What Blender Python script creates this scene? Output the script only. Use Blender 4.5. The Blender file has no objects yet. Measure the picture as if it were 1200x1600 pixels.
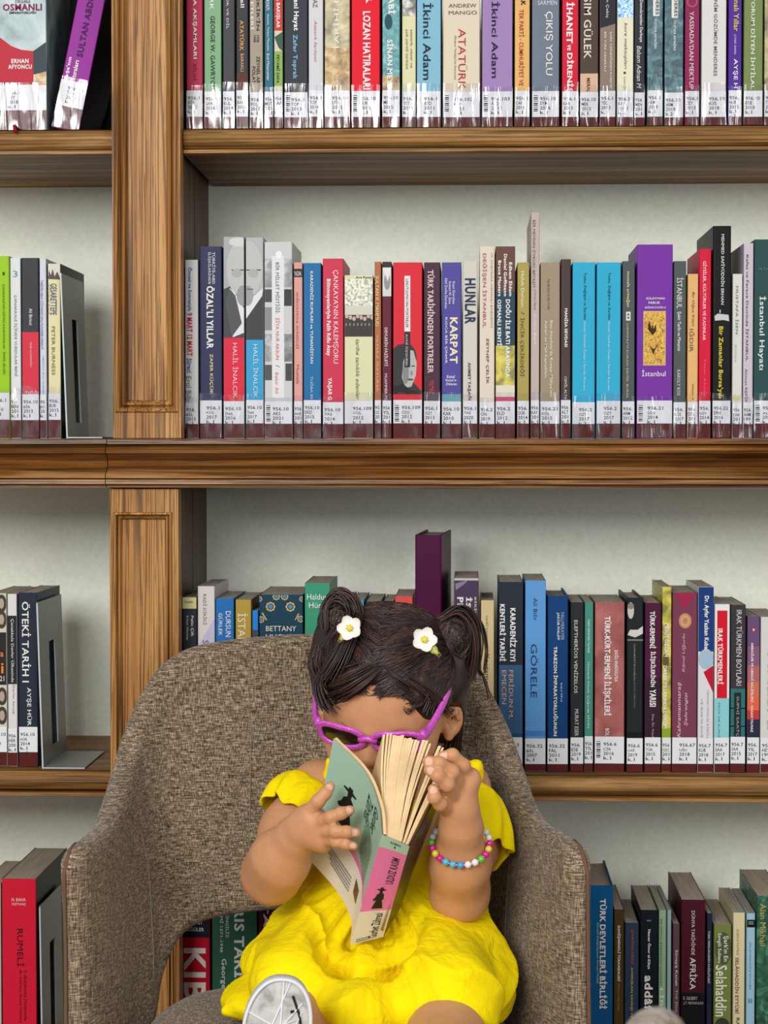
import bpy, bmesh, math, random
import numpy as np
from mathutils import Vector, Matrix, Euler, noise as mnoise
PI = math.pi
scene = bpy.context.scene
COL = scene.collection
rnd = random.Random(7)

# ------------------------------------------------------------------ camera
FPX = 3080.0                       # focal length in pixels of the 1200x1600 frame
CAM = Vector((0, 0, 1.0))
PITCH = math.atan(100 / FPX)
YAW = math.atan(130 / FPX * math.cos(PITCH))
cd = bpy.data.cameras.new('camera')
cam = bpy.data.objects.new('camera', cd)
COL.objects.link(cam)
cam.location = CAM
cd.dof.use_dof = True
cd.dof.focus_distance = 2.2
cd.dof.aperture_fstop = 22
cam.rotation_euler = (PI / 2 - PITCH, 0, YAW)
cd.sensor_fit = 'VERTICAL'
cd.sensor_height = 36
cd.sensor_width = 27
cd.lens = 36 * FPX / 1600
cd.clip_start = 0.05
scene.camera = cam
_R = cam.rotation_euler.to_matrix()


def at(px, py, Y):
    """point of the place seen at frame position (px, py) on the upright plane at distance Y"""
    d = _R @ Vector(((px - 600) / FPX, (800 - py) / FPX, -1))
    return CAM + d * (Y / d.y)


# ------------------------------------------------------------------ light
world = bpy.data.worlds.new('world')
scene.world = world
world.use_nodes = True
bg = world.node_tree.nodes['Background']
bg.inputs[0].default_value = (0.93, 0.97, 1.0, 1)
bg.inputs[1].default_value = 0.55


def area(name, loc, target, size, power, col):
    l = bpy.data.lights.new(name, 'AREA')
    l.shape = 'RECTANGLE'
    l.size, l.size_y = size
    l.energy = power
    l.color = col
    o = bpy.data.objects.new(name, l)
    COL.objects.link(o)
    o.location = loc
    o.rotation_euler = (Vector(target) - Vector(loc)).to_track_quat('-Z', 'Y').to_euler()
    return o


area('window_light', (-1.05, -1.1, 1.95), (0.0, 2.4, 1.0), (1.5, 1.1), 98, (1.0, 0.985, 0.95))
area('fill_light', (1.7, -1.2, 1.6), (0.0, 2.4, 1.0), (1.2, 1.2), 30, (1.0, 0.98, 0.95))  # unseen fill lamp, added on the right against the key
scene.view_settings.view_transform = 'Standard'
scene.view_settings.look = 'None'
scene.view_settings.exposure = 0.0
scene.view_settings.gamma = 1.0
scene.view_settings.use_curve_mapping = False

# ------------------------------------------------------------------ helpers


def lin(c):
    """'rgb' or 'rrggbb' display colour to linear"""
    if len(c) == 3:
        c = ''.join(k * 2 for k in c)
    v = [int(c[i:i + 2], 16) / 255 for i in (0, 2, 4)]
    return [k / 12.92 if k <= .04045 else ((k + .055) / 1.055) ** 2.4 for k in v]


def newmat(name):
    m = bpy.data.materials.new(name)
    m.use_nodes = True
    nt = m.node_tree
    return m, nt, nt.nodes['Principled BSDF']


def node(nt, typ, **kw):
    n = nt.nodes.new(typ)
    for k, v in kw.items():
        if k in n.inputs:
            n.inputs[k].default_value = v
        else:
            setattr(n, k, v)
    return n


_pm = {}


def plain(c, rough=.6, spec=.10, key='print', gain=.82, metal=0.):
    k = (c, rough, key, gain, metal)
    if k not in _pm:
        m, nt, p = newmat(key + '_' + c)
        v = lin(c)
        p.inputs['Base Color'].default_value = [x * gain for x in v] + [1]
        p.inputs['Roughness'].default_value = rough
        p.inputs['Specular IOR Level'].default_value = spec
        p.inputs['Metallic'].default_value = metal
        _pm[k] = m
    return _pm[k]


def ramp(nt, stops):
    r = nt.nodes.new('ShaderNodeValToRGB')
    e = r.color_ramp.elements
    while len(e) < len(stops):
        e.new(.5)
    for i, (p, c) in enumerate(stops):
        e[i].position = p
        e[i].color = lin(c) + [1] if isinstance(c, str) else (c, c, c, 1)
    return r


def wood(name, axis, base, dark, rough=.38, lines=42.0, pores=.75):
    """oak: broad tone changes, wavy year-ring lines and short dark pores along one axis"""
    m, nt, p = newmat(name)
    L = nt.links.new
    tc = nt.nodes.new('ShaderNodeTexCoord')

    def coords(across, along, seed):
        mp = nt.nodes.new('ShaderNodeMapping')
        s = [across] * 3
        s['XYZ'.index(axis)] = along
        mp.inputs['Scale'].default_value = s
        mp.inputs['Location'].default_value = (seed, seed, seed)
        L(tc.outputs['Object'], mp.inputs['Vector'])
        return mp.outputs[0]
    n1 = node(nt, 'ShaderNodeTexNoise', Scale=1.0, Detail=5.0, Roughness=.6, Distortion=.4)
    L(coords(34, 2.4, .3), n1.inputs['Vector'])
    r1 = ramp(nt, base)
    L(n1.outputs['Fac'], r1.inputs[0])
    n2 = node(nt, 'ShaderNodeTexNoise', Scale=1.0, Detail=2.5, Roughness=.6)
    L(coords(520, 11, 2.1), n2.inputs['Vector'])
    r2 = ramp(nt, [(.34, 0.0), (.46, 1.0)])
    L(n2.outputs['Fac'], r2.inputs[0])
    n3 = node(nt, 'ShaderNodeTexNoise', Scale=1.0, Detail=2.0, Roughness=.5, Distortion=.3)
    L(coords(30, .34, 5.7), n3.inputs['Vector'])
    mu = node(nt, 'ShaderNodeMath', operation='MULTIPLY')
    mu.inputs[1].default_value = lines
    L(n3.outputs['Fac'], mu.inputs[0])
    fr = node(nt, 'ShaderNodeMath', operation='FRACT')
    L(mu.outputs[0], fr.inputs[0])
    r3 = ramp(nt, [(.0, 0.0), (.10, .25), (.34, 1.0), (.9, 1.0), (1.0, 0.0)])
    L(fr.outputs[0], r3.inputs[0])
    a1 = node(nt, 'ShaderNodeMath', operation='MULTIPLY')
    L(r2.outputs[0], a1.inputs[0])
    L(r3.outputs[0], a1.inputs[1])
    a2 = node(nt, 'ShaderNodeMapRange')
    a2.inputs['To Min'].default_value = 1 - pores
    L(a1.outputs[0], a2.inputs['Value'])
    mx = node(nt, 'ShaderNodeMix', data_type='RGBA')
    mx.inputs[6].default_value = lin(dark) + [1]
    L(a2.outputs[0], mx.inputs[0])
    L(r1.outputs[0], mx.inputs[7])
    L(mx.outputs[2], p.inputs['Base Color'])
    p.inputs['Roughness'].default_value = rough
    p.inputs['Specular IOR Level'].default_value = .2
    b = node(nt, 'ShaderNodeBump', Strength=.3, Distance=.0005)
    L(a1.outputs[0], b.inputs['Height'])
    L(b.outputs[0], p.inputs['Normal'])
    return m


OAK_X = wood('oak_along', 'X', [(.32, '38200a'), (.44, '5f3810'), (.55, '7e5022'), (.68, 'a37745')], '20120a', .30, 10.0, .68)
OAK_Z = wood('oak_upright', 'Z', [(.30, '84582a'), (.48, 'a8763f'), (.62, 'ba8a50'), (.75, 'c89d66')], '38220f', .42, 17.0, .82)
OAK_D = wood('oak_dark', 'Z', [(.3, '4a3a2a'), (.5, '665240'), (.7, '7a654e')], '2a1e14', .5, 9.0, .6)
OAK_S = wood('oak_shelf', 'X', [(.32, '5c3c1a'), (.45, '80592c'), (.56, '9c7442'), (.68, 'bd9868')], '2a180a', .5, 10.0, .66)


class MB:
    """collects shapes with materials, then links them as ONE mesh object"""

    def __init__(s):
        s.v, s.f, s.m, s.mats, s.sm = [], [], [], [], []

    def mi(s, mat):
        if mat not in s.mats:
            s.mats.append(mat)
        return s.mats.index(mat)

    def add(s, vs, fs, mat, smooth=False, M=None):
        b = len(s.v)
        if M is not None:
            vs = [M @ Vector(v) for v in vs]
        s.v += [tuple(v) for v in vs]
        i = s.mi(mat)
        for f in fs:
            s.f.append([b + k for k in f])
            s.m.append(i)
            s.sm.append(smooth)
        return s

    def box(s, x0, x1, y0, y1, z0, z1, mat, M=None):
        vs = [(x, y, z) for x in (x0, x1) for y in (y0, y1) for z in (z0, z1)]
        return s.add(vs, [(0, 1, 3, 2), (4, 6, 7, 5), (0, 4, 5, 1), (2, 3, 7, 6), (0, 2, 6, 4), (1, 5, 7, 3)], mat, False, M)

    def quad(s, x0, x1, z0, z1, y, mat):
        return s.add([(x0, y, z0), (x1, y, z0), (x1, y, z1), (x0, y, z1)], [(0, 1, 2, 3)], mat)

    def ell(s, cx, cz, rx, rz, y, mat, n=20, a0=0, a1=2 * PI):
        vs = [(cx + rx * math.cos(a0 + (a1 - a0) * k / n), y, cz + rz * math.sin(a0 + (a1 - a0) * k / n)) for k in range(n + (0 if a1 - a0 > 6.2 else 1))]
        return s.add(vs, [list(range(len(vs)))], mat)

    def prism_x(s, prof, x0, x1, mat, smooth=False):
        """profile of (y, z) points swept along x"""
        n = len(prof)
        vs = [(x0, y, z) for y, z in prof] + [(x1, y, z) for y, z in prof]
        fs = [(i, (i + 1) % n, n + (i + 1) % n, n + i) for i in range(n)]
        s.add(vs, fs, mat, smooth)
        s.add(vs, [list(range(n))[::-1], [n + i for i in range(n)]], mat)
        return s

    def tube(s, pts, rad, mat, seg=8, caps=True, flat=None):
        """tube through points; rad a number or a list"""
        pts = [Vector(p) for p in pts]
        n = len(pts)
        rr = rad if isinstance(rad, (list, tuple)) else [rad] * n
        up = None
        vs, fs = [], []
        for i, p in enumerate(pts):
            t = (pts[min(i + 1, n - 1)] - pts[max(i - 1, 0)])
            t = t.normalized() if t.length > 1e-9 else Vector((0, 0, 1))
            if up is None:
                up = Vector((0, 0, 1)) if abs(t.z) < .9 else Vector((0, 1, 0))
            a = t.cross(up)
            a = a.normalized() if a.length > 1e-6 else t.orthogonal().normalized()
            b = a.cross(t).normalized()
            up = b
            for k in range(seg):
                q = 2 * PI * k / seg
                vs.append(p + (a * math.cos(q) * (flat or 1) + b * math.sin(q)) * rr[i])
        for i in range(n - 1):
            for k in range(seg):
                k2 = (k + 1) % seg
                fs.append((i * seg + k, i * seg + k2, (i + 1) * seg + k2, (i + 1) * seg + k))
        if caps:
            fs.append(list(range(seg))[::-1])
            fs.append([(n - 1) * seg + k for k in range(seg)])
        return s.add(vs, fs, mat, True)

    def sphere(s, c, r, mat, nu=16, nv=10, M=None):
        c = Vector(c)
        r = Vector(r) if hasattr(r, '__len__') else Vector((r, r, r))
        vs, fs = [], []
        for j in range(nv + 1):
            th = PI * j / nv
            for i in range(nu):
                ph = 2 * PI * i / nu
                q = Vector((r.x * math.sin(th) * math.cos(ph), r.y * math.sin(th) * math.sin(ph), r.z * math.cos(th)))
                vs.append(c + (M @ q if M is not None else q))
        for j in range(nv):
            for i in range(nu):
                i2 = (i + 1) % nu
                fs.append((j * nu + i, (j + 1) * nu + i, (j + 1) * nu + i2, j * nu + i2))
        return s.add(vs, fs, mat, True)

    def grid(s, rows, mat, smooth=True, closed=False):
        """rows of points joined into a sheet"""
        n = len(rows[0])
        vs = [p for r in rows for p in r]
        fs = []
        for i in range(len(rows) - 1):
            for k in range(n if closed else n - 1):
                k2 = (k + 1) % n
                fs.append((i * n + k, i * n + k2, (i + 1) * n + k2, (i + 1) * n + k))
        return s.add(vs, fs, mat, smooth)

    def build(s, name, parent=None, merge=False):
        me = bpy.data.meshes.new(name)
        me.from_pydata(s.v, [], s.f)
        for m in s.mats:
            me.materials.append(m)
        me.polygons.foreach_set('material_index', s.m)
        me.polygons.foreach_set('use_smooth', s.sm)
        me.update()
        if merge:
            bm = bmesh.new()
            bm.from_mesh(me)
            bmesh.ops.remove_doubles(bm, verts=bm.verts, dist=1e-6)
            bmesh.ops.recalc_face_normals(bm, faces=bm.faces)
            bm.to_mesh(me)
            bm.free()
        o = bpy.data.objects.new(name, me)
        COL.objects.link(o)
        if parent is not None:
            o.parent = parent
        return o


def empty(name, loc, rot=(0, 0, 0)):
    o = bpy.data.objects.new(name, None)
    o.empty_display_size = .02
    COL.objects.link(o)
    o.location = loc
    o.rotation_euler = rot
    return o


def tag(o, label=None, cat=None, group=None, kind=None):
    for k, v in (('label', label), ('category', cat), ('group', group), ('kind', kind)):
        if v:
            o[k] = v
    return o


def shift(mb, d):
    mb.v = [(v[0] - d[0], v[1] - d[1], v[2] - d[2]) for v in mb.v]
    return mb


def smoothstep(a, b, x):
    t = min(1, max(0, (x - a) / (b - a)))
    return t * t * (3 - 2 * t)


def spline(pts, n):
    """Catmull-Rom through points (any dimension), n samples per span"""
    P = [np.array(p, float) for p in pts]
    P = [2 * P[0] - P[1]] + P + [2 * P[-1] - P[-2]]
    out = []
    for i in range(1, len(P) - 2):
        for k in range(n):
            t = k / n
            a, b, c, d = P[i - 1:i + 3]
            out.append(.5 * ((2 * b) + (-a + c) * t + (2 * a - 5 * b + 4 * c - d) * t * t + (-a + 3 * b - 3 * c + d) * t ** 3))
    out.append(P[-2])
    return out


# ------------------------------------------------------------------ lettering
GL = {}


def make_glyphs(chars):
    obs = []
    for bold in (0, 1, 2):
        for c in ['\0'] + list(chars):
            cu = bpy.data.curves.new('g', 'FONT')
            cu.body = '||' if c == '\0' else c
            cu.resolution_u = 2
            cu.offset = (0, .012, .03)[bold]
            w = None
            if c != '\0' and bold == 0:
                w = bpy.data.curves.new('w', 'FONT')
                w.body = '|' + c + '|'
                w.resolution_u = 1
            o = bpy.data.objects.new('g', cu)
            COL.objects.link(o)
            ow = None
            if w:
                ow = bpy.data.objects.new('w', w)
                COL.objects.link(ow)
            obs.append((bold, c, o, ow))
    dg = bpy.context.evaluated_depsgraph_get()
    dg.update()
    base = {}
    wid = {}

    def mesh_of(o):
        e = o.evaluated_get(dg)
        me = e.to_mesh()
        vs = [(v.co.x, v.co.y) for v in me.vertices]
        fs = [tuple(p.vertices) for p in me.polygons]
        e.to_mesh_clear()
        return vs, fs
    b0 = 0
    for bold, c, o, ow in obs:
        vs, fs = mesh_of(o)
        if c == '\0':
            if bold == 0:
                b0 = max(v[0] for v in vs) - min(v[0] for v in vs)
        else:
            if ow:
                v2, _ = mesh_of(ow)
                wid[c] = (max(v[0] for v in v2) - min(v[0] for v in v2)) - b0
            GL[(c, bold)] = (vs, fs, wid[c] + (0, .02, .05)[bold])
    for bold, c, o, ow in obs:
        for q in (o, ow):
            if q:
                d = q.data
                bpy.data.objects.remove(q)
                bpy.data.curves.remove(d)


def text_geo(s, bold=1, slant=0.):
    """lettering fitted to the unit square"""
    vs, fs = [], []
    x = 0
    for c in s:
        if c == ' ':
            x += .27
            continue
        g = GL[(c, bold)]
        b = len(vs)
        vs += [(x + vx + slant * vy, vy) for vx, vy in g[0]]
        fs += [tuple(b + k for k in f) for f in g[1]]
        x += g[2]
    if not vs:
        return [], []
    xs = [v[0] for v in vs]
    ys = [v[1] for v in vs]
    x0, x1, y0, y1 = min(xs), max(xs), min(ys), max(ys)
    w, h = max(x1 - x0, 1e-6), max(y1 - y0, 1e-6)
    return [((a - x0) / w, (b - y0) / h) for a, b in vs], fs


def put_text(mb, s, x0, x1, z0, z1, y, mat, d='D', bold=1, slant=0.):
    """text in the box x0..x1, z0..z1 of the plane at y; D reads downward, U upward, H across"""
    vs, fs = text_geo(s, bold, slant)
    if d == 'D':
        vv = [(x0 + b * (x1 - x0), y, z1 - a * (z1 - z0)) for a, b in vs]
    elif d == 'U':
        vv = [(x1 - b * (x1 - x0), y, z0 + a * (z1 - z0)) for a, b in vs]
    else:
        vv = [(x0 + a * (x1 - x0), y, z0 + b * (z1 - z0)) for a, b in vs]
    mb.add(vv, fs, mat)


make_glyphs(sorted(set("ABCDEFGHIJKLMNOPQRSTUVWXYZabcdefghijklmnopqrstuvwxyzÇŞĞİÖÜçşğıöüâîûÂÎÛéÉ0123456789.,-:/'|•()")))
# ------------------------------------------------------------------ the setting
YB, YS, YL = 2.665, 2.40, 2.37      # back wall, book spines, shelf edge
m_wall, nt, p = newmat('pale_wall_paint')
n = node(nt, 'ShaderNodeTexNoise', Scale=160.0, Detail=4.0)
tc = nt.nodes.new('ShaderNodeTexCoord')
nt.links.new(tc.outputs['Object'], n.inputs['Vector'])
r = ramp(nt, [(.3, 'e2e7d9'), (.7, 'edf0e4')])
nt.links.new(n.outputs['Fac'], r.inputs[0])
nt.links.new(r.outputs[0], p.inputs['Base Color'])
b = node(nt, 'ShaderNodeBump', Strength=.22, Distance=.002)
nt.links.new(n.outputs['Fac'], b.inputs['Height'])
nt.links.new(b.outputs[0], p.inputs['Normal'])
p.inputs['Roughness'].default_value = .75
tag(MB().box(-1.6, 1.6, YB, YB + .08, 0, 2.3, m_wall).build('wall_back'), kind='structure')
m_floor = wood('floor_boards', 'X', [(.3, '6a4826'), (.5, '8a6238'), (.7, 'a07748')], '3a2412', .35)
tag(MB().box(-2.2, 2.2, -2.2, YB + .08, -.06, 0, m_floor).build('floor'), kind='structure')

# ------------------------------------------------------------------ the bookcase
X = lambda px, Y, py=700: at(px, py, Y).x
Z = lambda py, Y, px=700: at(px, py, Y).z
XL, XR = -1.25, 1.05
YP = 2.35                           # face of the pilaster
z1 = Z(197, YL)                     # shelf tops
z2 = Z(685, 2.35)
z3 = Z(1213, YL, 1000)
z0 = z3 - (z2 - z3) * .98
zt = z1 + (z1 - z2) * .98
case = empty('bookcase', (0, YB - .14, 0))
tag(case, 'carved oak bookcase wall with a panelled pilaster, bullnose shelves and a thick moulded ledge', 'bookcase')


def part(mb, name, parent=case):
    return shift(mb, (0, YB - .14, 0)).build(name, parent)


xp0, xp1 = X(177, YP), X(283, YP)   # pilaster
xq0, xq1 = X(172, YP, 1000), X(279, YP, 1000)


def lip(ztop, h, Yf):
    """bullnose shelf edge with a fillet below: (y, z) profile, board behind it"""
    pts = [(YB, ztop), (Yf + .006, ztop)]
    for k in range(9):
        a = PI / 2 + PI * k / 8
        pts.append((Yf + .011 + .013 * math.cos(a), ztop - .4 * h + .4 * h * math.sin(a) * .98))
    pts += [(Yf + .006, ztop - .80 * h), (Yf + .001, ztop - .84 * h), (Yf + .001, ztop - .96 * h), (Yf + .006, ztop - h), (YB, ztop - h)]
    return pts


def shelf(ztop, h, x0, x1):
    mb = MB()
    mb.prism_x(lip(ztop, h, YL), x0, x1, OAK_S)
    return part(mb, 'shelf')


H1 = z1 - Z(238, YL)
shelf(z1, H1, xp1 + .001, XR)
shelf(z1, H1, XL, xp0 - .001)
H3 = z3 - Z(1254, YL, 1000)
shelf(z3, H3, xq1 + .001, XR)
shelf(z3 + .0015, H3, XL, xq0 - .001)
shelf(z0, H3, xq1 + .001, XR)
shelf(z0, H3, XL, xq0 - .001)
shelf(zt, H1, xp1 + .001, XR)
shelf(zt, H1, XL, xp0 - .001)
# thick moulded ledge at mid height, in two lengths with a joint near its left end
Hl = z2 - Z(764, 2.345)
YE = 2.335


def ledge_prof(o=0.):
    q = [(.010, 0), (.004, .02), (.003, .11), (.006, .125), (.002, .15), (-.003, .19), (-.005, .24), (-.004, .29), (.001, .33), (.007, .38), (.011, .45), (.012, .52), (.009, .59), (.003, .65),
         (-.003, .70), (-.006, .74), (-.006, .785), (-.001, .80), (-.005, .82), (-.006, .90), (.003, .915), (.003, .97), (.02, 1)]
    pr = [(YB, z2)] + [(YE + o + y + .002, z2 - Hl * f) for y, f in q] + [(YB, z2 - Hl)]
    return pr


xj = X(165, YE)
part(MB().prism_x(ledge_prof(), xj + .0006, XR, OAK_X), 'ledge')
part(MB().prism_x(ledge_prof(.0015), XL, xj - .0006, OAK_X), 'ledge')


def frame_strip(mb, x0, x1, za, zb, w, y0, y1, mat):
    """mitred moulding round a panel: raised bead sloping to the sunk field"""
    o = [(x0, za), (x1, za), (x1, zb), (x0, zb)]
    steps = [(0, y0), (.10, y0 - .003), (.30, y0 - .004), (.42, y0), (.50, y0 + .003), (.62, y0 - .001), (.80, y0 + .001), (1, y1)]
    rows = []
    for f, y in steps:
        q = f * w
        rows.append([(x0 + q, y, za + q), (x1 - q, y, za + q), (x1 - q, y, zb - q), (x0 + q, y, zb - q)])
    mb.grid(rows, mat, False, True)
    q = w
    mb.quad(x0 + q, x1 - q, za + q, zb - q, y1, mat)


def pilaster(x0, x1, za, zb, fx0, fx1, fza, fzb, w):
    """post with a front face, a sunk moulded panel and the side boards of the two compartments"""
    mb = MB()
    yb = YP + .028
    # front board as a frame round the panel opening
    mb.box(x0, fx0, YP, yb, za, zb, OAK_Z)
    mb.box(fx1, x1, YP, yb, za, zb, OAK_Z)
    mb.box(fx0, fx1, YP, yb, za, fza, OAK_Z)
    mb.box(fx0, fx1, YP, yb, fzb, zb, OAK_Z)
    o = part(mb, 'pilaster')
    mp = MB()
    frame_strip(mp, fx0, fx1, fza, fzb, w, YP, YP + .007, OAK_Z)
    part(mp, 'panel_moulding', o)
    s = MB()
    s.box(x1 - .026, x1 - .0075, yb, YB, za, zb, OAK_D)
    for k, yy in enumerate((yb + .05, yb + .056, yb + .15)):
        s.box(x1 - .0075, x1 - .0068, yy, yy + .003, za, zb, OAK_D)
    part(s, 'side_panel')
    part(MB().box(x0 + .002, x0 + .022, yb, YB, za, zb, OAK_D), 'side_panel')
    return o


pilaster(xp0, xp1, z2 + .0005, zt + .4, X(180, YP), X(280, YP), Z(645, YP, 230), zt + .3, .0155)
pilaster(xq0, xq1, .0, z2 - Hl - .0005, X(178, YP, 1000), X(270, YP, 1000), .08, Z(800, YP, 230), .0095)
# ------------------------------------------------------------------ books
m_page, nt, p = newmat('page_edges')
tc = nt.nodes.new('ShaderNodeTexCoord')
mp = nt.nodes.new('ShaderNodeMapping')
mp.inputs['Scale'].default_value = (1500, 14, 14)
nt.links.new(tc.outputs['Object'], mp.inputs['Vector'])
n = node(nt, 'ShaderNodeTexNoise', Scale=1.0, Detail=2.0)
nt.links.new(mp.outputs[0], n.inputs['Vector'])
r = ramp(nt, [(.3, '9b8f7e'), (.55, 'b9ad9a'), (.75, 'cbc0ad')])
nt.links.new(n.outputs['Fac'], r.inputs[0])
nt.links.new(r.outputs[0], p.inputs['Base Color'])
p.inputs['Roughness'].default_value = .8

m_clear, nt, p = newmat('clear_film')
nt.nodes.remove(p)
out = nt.nodes['Material Output']
tr = nt.nodes.new('ShaderNodeBsdfTransparent')
tr.inputs[0].default_value = (.97, .97, .98, 1)
gl = node(nt, 'ShaderNodeBsdfGlossy', Roughness=.12)
gl.inputs['Color'].default_value = (.7, .7, .72, 1)
tc = nt.nodes.new('ShaderNodeTexCoord')
ge = nt.nodes.new('ShaderNodeNewGeometry')
mp = nt.nodes.new('ShaderNodeMapping')
mp.inputs['Scale'].default_value = (75, 75, 9)
nt.links.new(ge.outputs['Position'], mp.inputs['Vector'])
n = node(nt, 'ShaderNodeTexNoise', Scale=1.0, Detail=2.5, Distortion=.8)
nt.links.new(mp.outputs[0], n.inputs['Vector'])
bu = node(nt, 'ShaderNodeBump', Strength=.55, Distance=.004)
nt.links.new(n.outputs['Fac'], bu.inputs['Height'])
nt.links.new(bu.outputs[0], gl.inputs['Normal'])
mx = nt.nodes.new('ShaderNodeMixShader')
n4 = node(nt, 'ShaderNodeTexNoise', Scale=1.0, Detail=1.0)
mp4 = nt.nodes.new('ShaderNodeMapping')
mp4.inputs['Scale'].default_value = (95, 95, 38)
nt.links.new(ge.outputs['Position'], mp4.inputs['Vector'])
nt.links.new(mp4.outputs[0], n4.inputs['Vector'])
r4 = ramp(nt, [(.42, .006), (.50, .022), (.62, .065)])
nt.links.new(n4.outputs['Fac'], r4.inputs[0])
nt.links.new(r4.outputs[0], mx.inputs[0])
nt.links.new(tr.outputs[0], mx.inputs[1])
nt.links.new(gl.outputs[0], mx.inputs[2])
nt.links.new(mx.outputs[0], out.inputs['Surface'])

M_STICK = plain('eceef2', .5, key='sticker')
M_BROWN = plain('5c2320', .35, key='brown_tape')
INK = plain('2a2a2e', .6, key='ink')


def tex(name, stops, scale, axis=None, rough=.4, detail=4.0, dist=.5):
    """mottled print: colours placed by noise"""
    m, nt, p = newmat(name)
    tc = nt.nodes.new('ShaderNodeTexCoord')
    n = node(nt, 'ShaderNodeTexNoise', Scale=scale, Detail=detail, Distortion=dist)
    nt.links.new(tc.outputs['Object'], n.inputs['Vector'])
    r = ramp(nt, stops)
    nt.links.new(n.outputs['Fac'], r.inputs[0])
    nt.links.new(r.outputs[0], p.inputs['Base Color'])
    p.inputs['Roughness'].default_value = rough
    return m


TEX = {
    'tapestry': tex('tapestry_print', [(.3, '6b6248'), (.5, 'a89c74'), (.7, 'cbbd96')], 70),
    'goldleaf': tex('autumn_print', [(.3, '5a4528'), (.5, 'a98442'), (.7, 'd9c89c')], 80),
    'teal': tex('teal_print', [(.35, '2c6a70'), (.5, '3f8f94'), (.65, '6fb0b0')], 60, dist=2.0),
    'sepia': tex('photo_print', [(.35, '3a3a38'), (.5, '8d8a84'), (.65, 'd8d4cc')], 90),
    'bw': tex('grey_photo', [(.35, '45464a'), (.5, '7f8184'), (.65, 'b9bbbd')], 50),
    'ink': tex('blue_teal_print', [(.35, '27464f'), (.5, '3c626b'), (.68, '5f8a90')], 70, dist=1.5),
    'gold': tex('gold_print', [(.32, '6b4a12'), (.48, 'c08a1c'), (.6, 'e0b83a'), (.7, '8a6a20')], 130, dist=3.0),
    'news': tex('newsprint', [(.4, '8d8d80'), (.52, 'cfcfba'), (.6, 'e0e0cc')], 300),
    'cloud': tex('grey_blue_print', [(.35, '6f8389'), (.5, '93a7ab'), (.65, 'b3c0c0')], 22),
    'brick': tex('brick_pink_print', [(.35, '85403f'), (.55, 'a05752'), (.7, 'b4716a')], 30),
    'green': tex('green_map_print', [(.35, '143a2c'), (.5, '1f5a42'), (.66, '4c8a68')], 45, dist=2),
    'yellow': tex('yellow_print', [(.35, '77722e'), (.5, 'b5ab38'), (.65, 'd8cc50')], 60),
    'blueprint': tex('blue_pattern', [(.4, '3b8fd0'), (.5, 'd8ecf8'), (.6, '58b0e8')], 170),
}


def mat_of(c, rough=.42):
    return TEX[c] if c in TEX else plain(c, rough)


ROWS = {
    'A': dict(z=z1, clear=(132, 198), st=(143, 183), br=(183, 198), g='books on the upper right shelf'),
    'AL': dict(z=z1, clear=(126, 194), st=(132, 172), br=(172, 193), g='books on the upper left shelf'),
    'B': dict(z=z2, clear=(616, 684), st=(627, 662), br=(662, 684), g='books on the middle right shelf'),
    'BL': dict(z=z2, clear=(606, 677), st=(615, 656), br=(656, 677), g='books on the middle left shelf'),
    'C': dict(z=z3, st=(1152, 1193), br=(1193, 1215), g='books on the lower right shelf'),
    'CL': dict(z=z3 + .0015, st=(1136, 1175), br=(1175, 1197), g='books on the lower left shelf'),
    'D': dict(z=z0, g='books on the lowest right shelf'),
    'DL': dict(z=z0, g='books on the lowest left shelf'),
}
CALLS = iter(range(100000))


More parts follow.
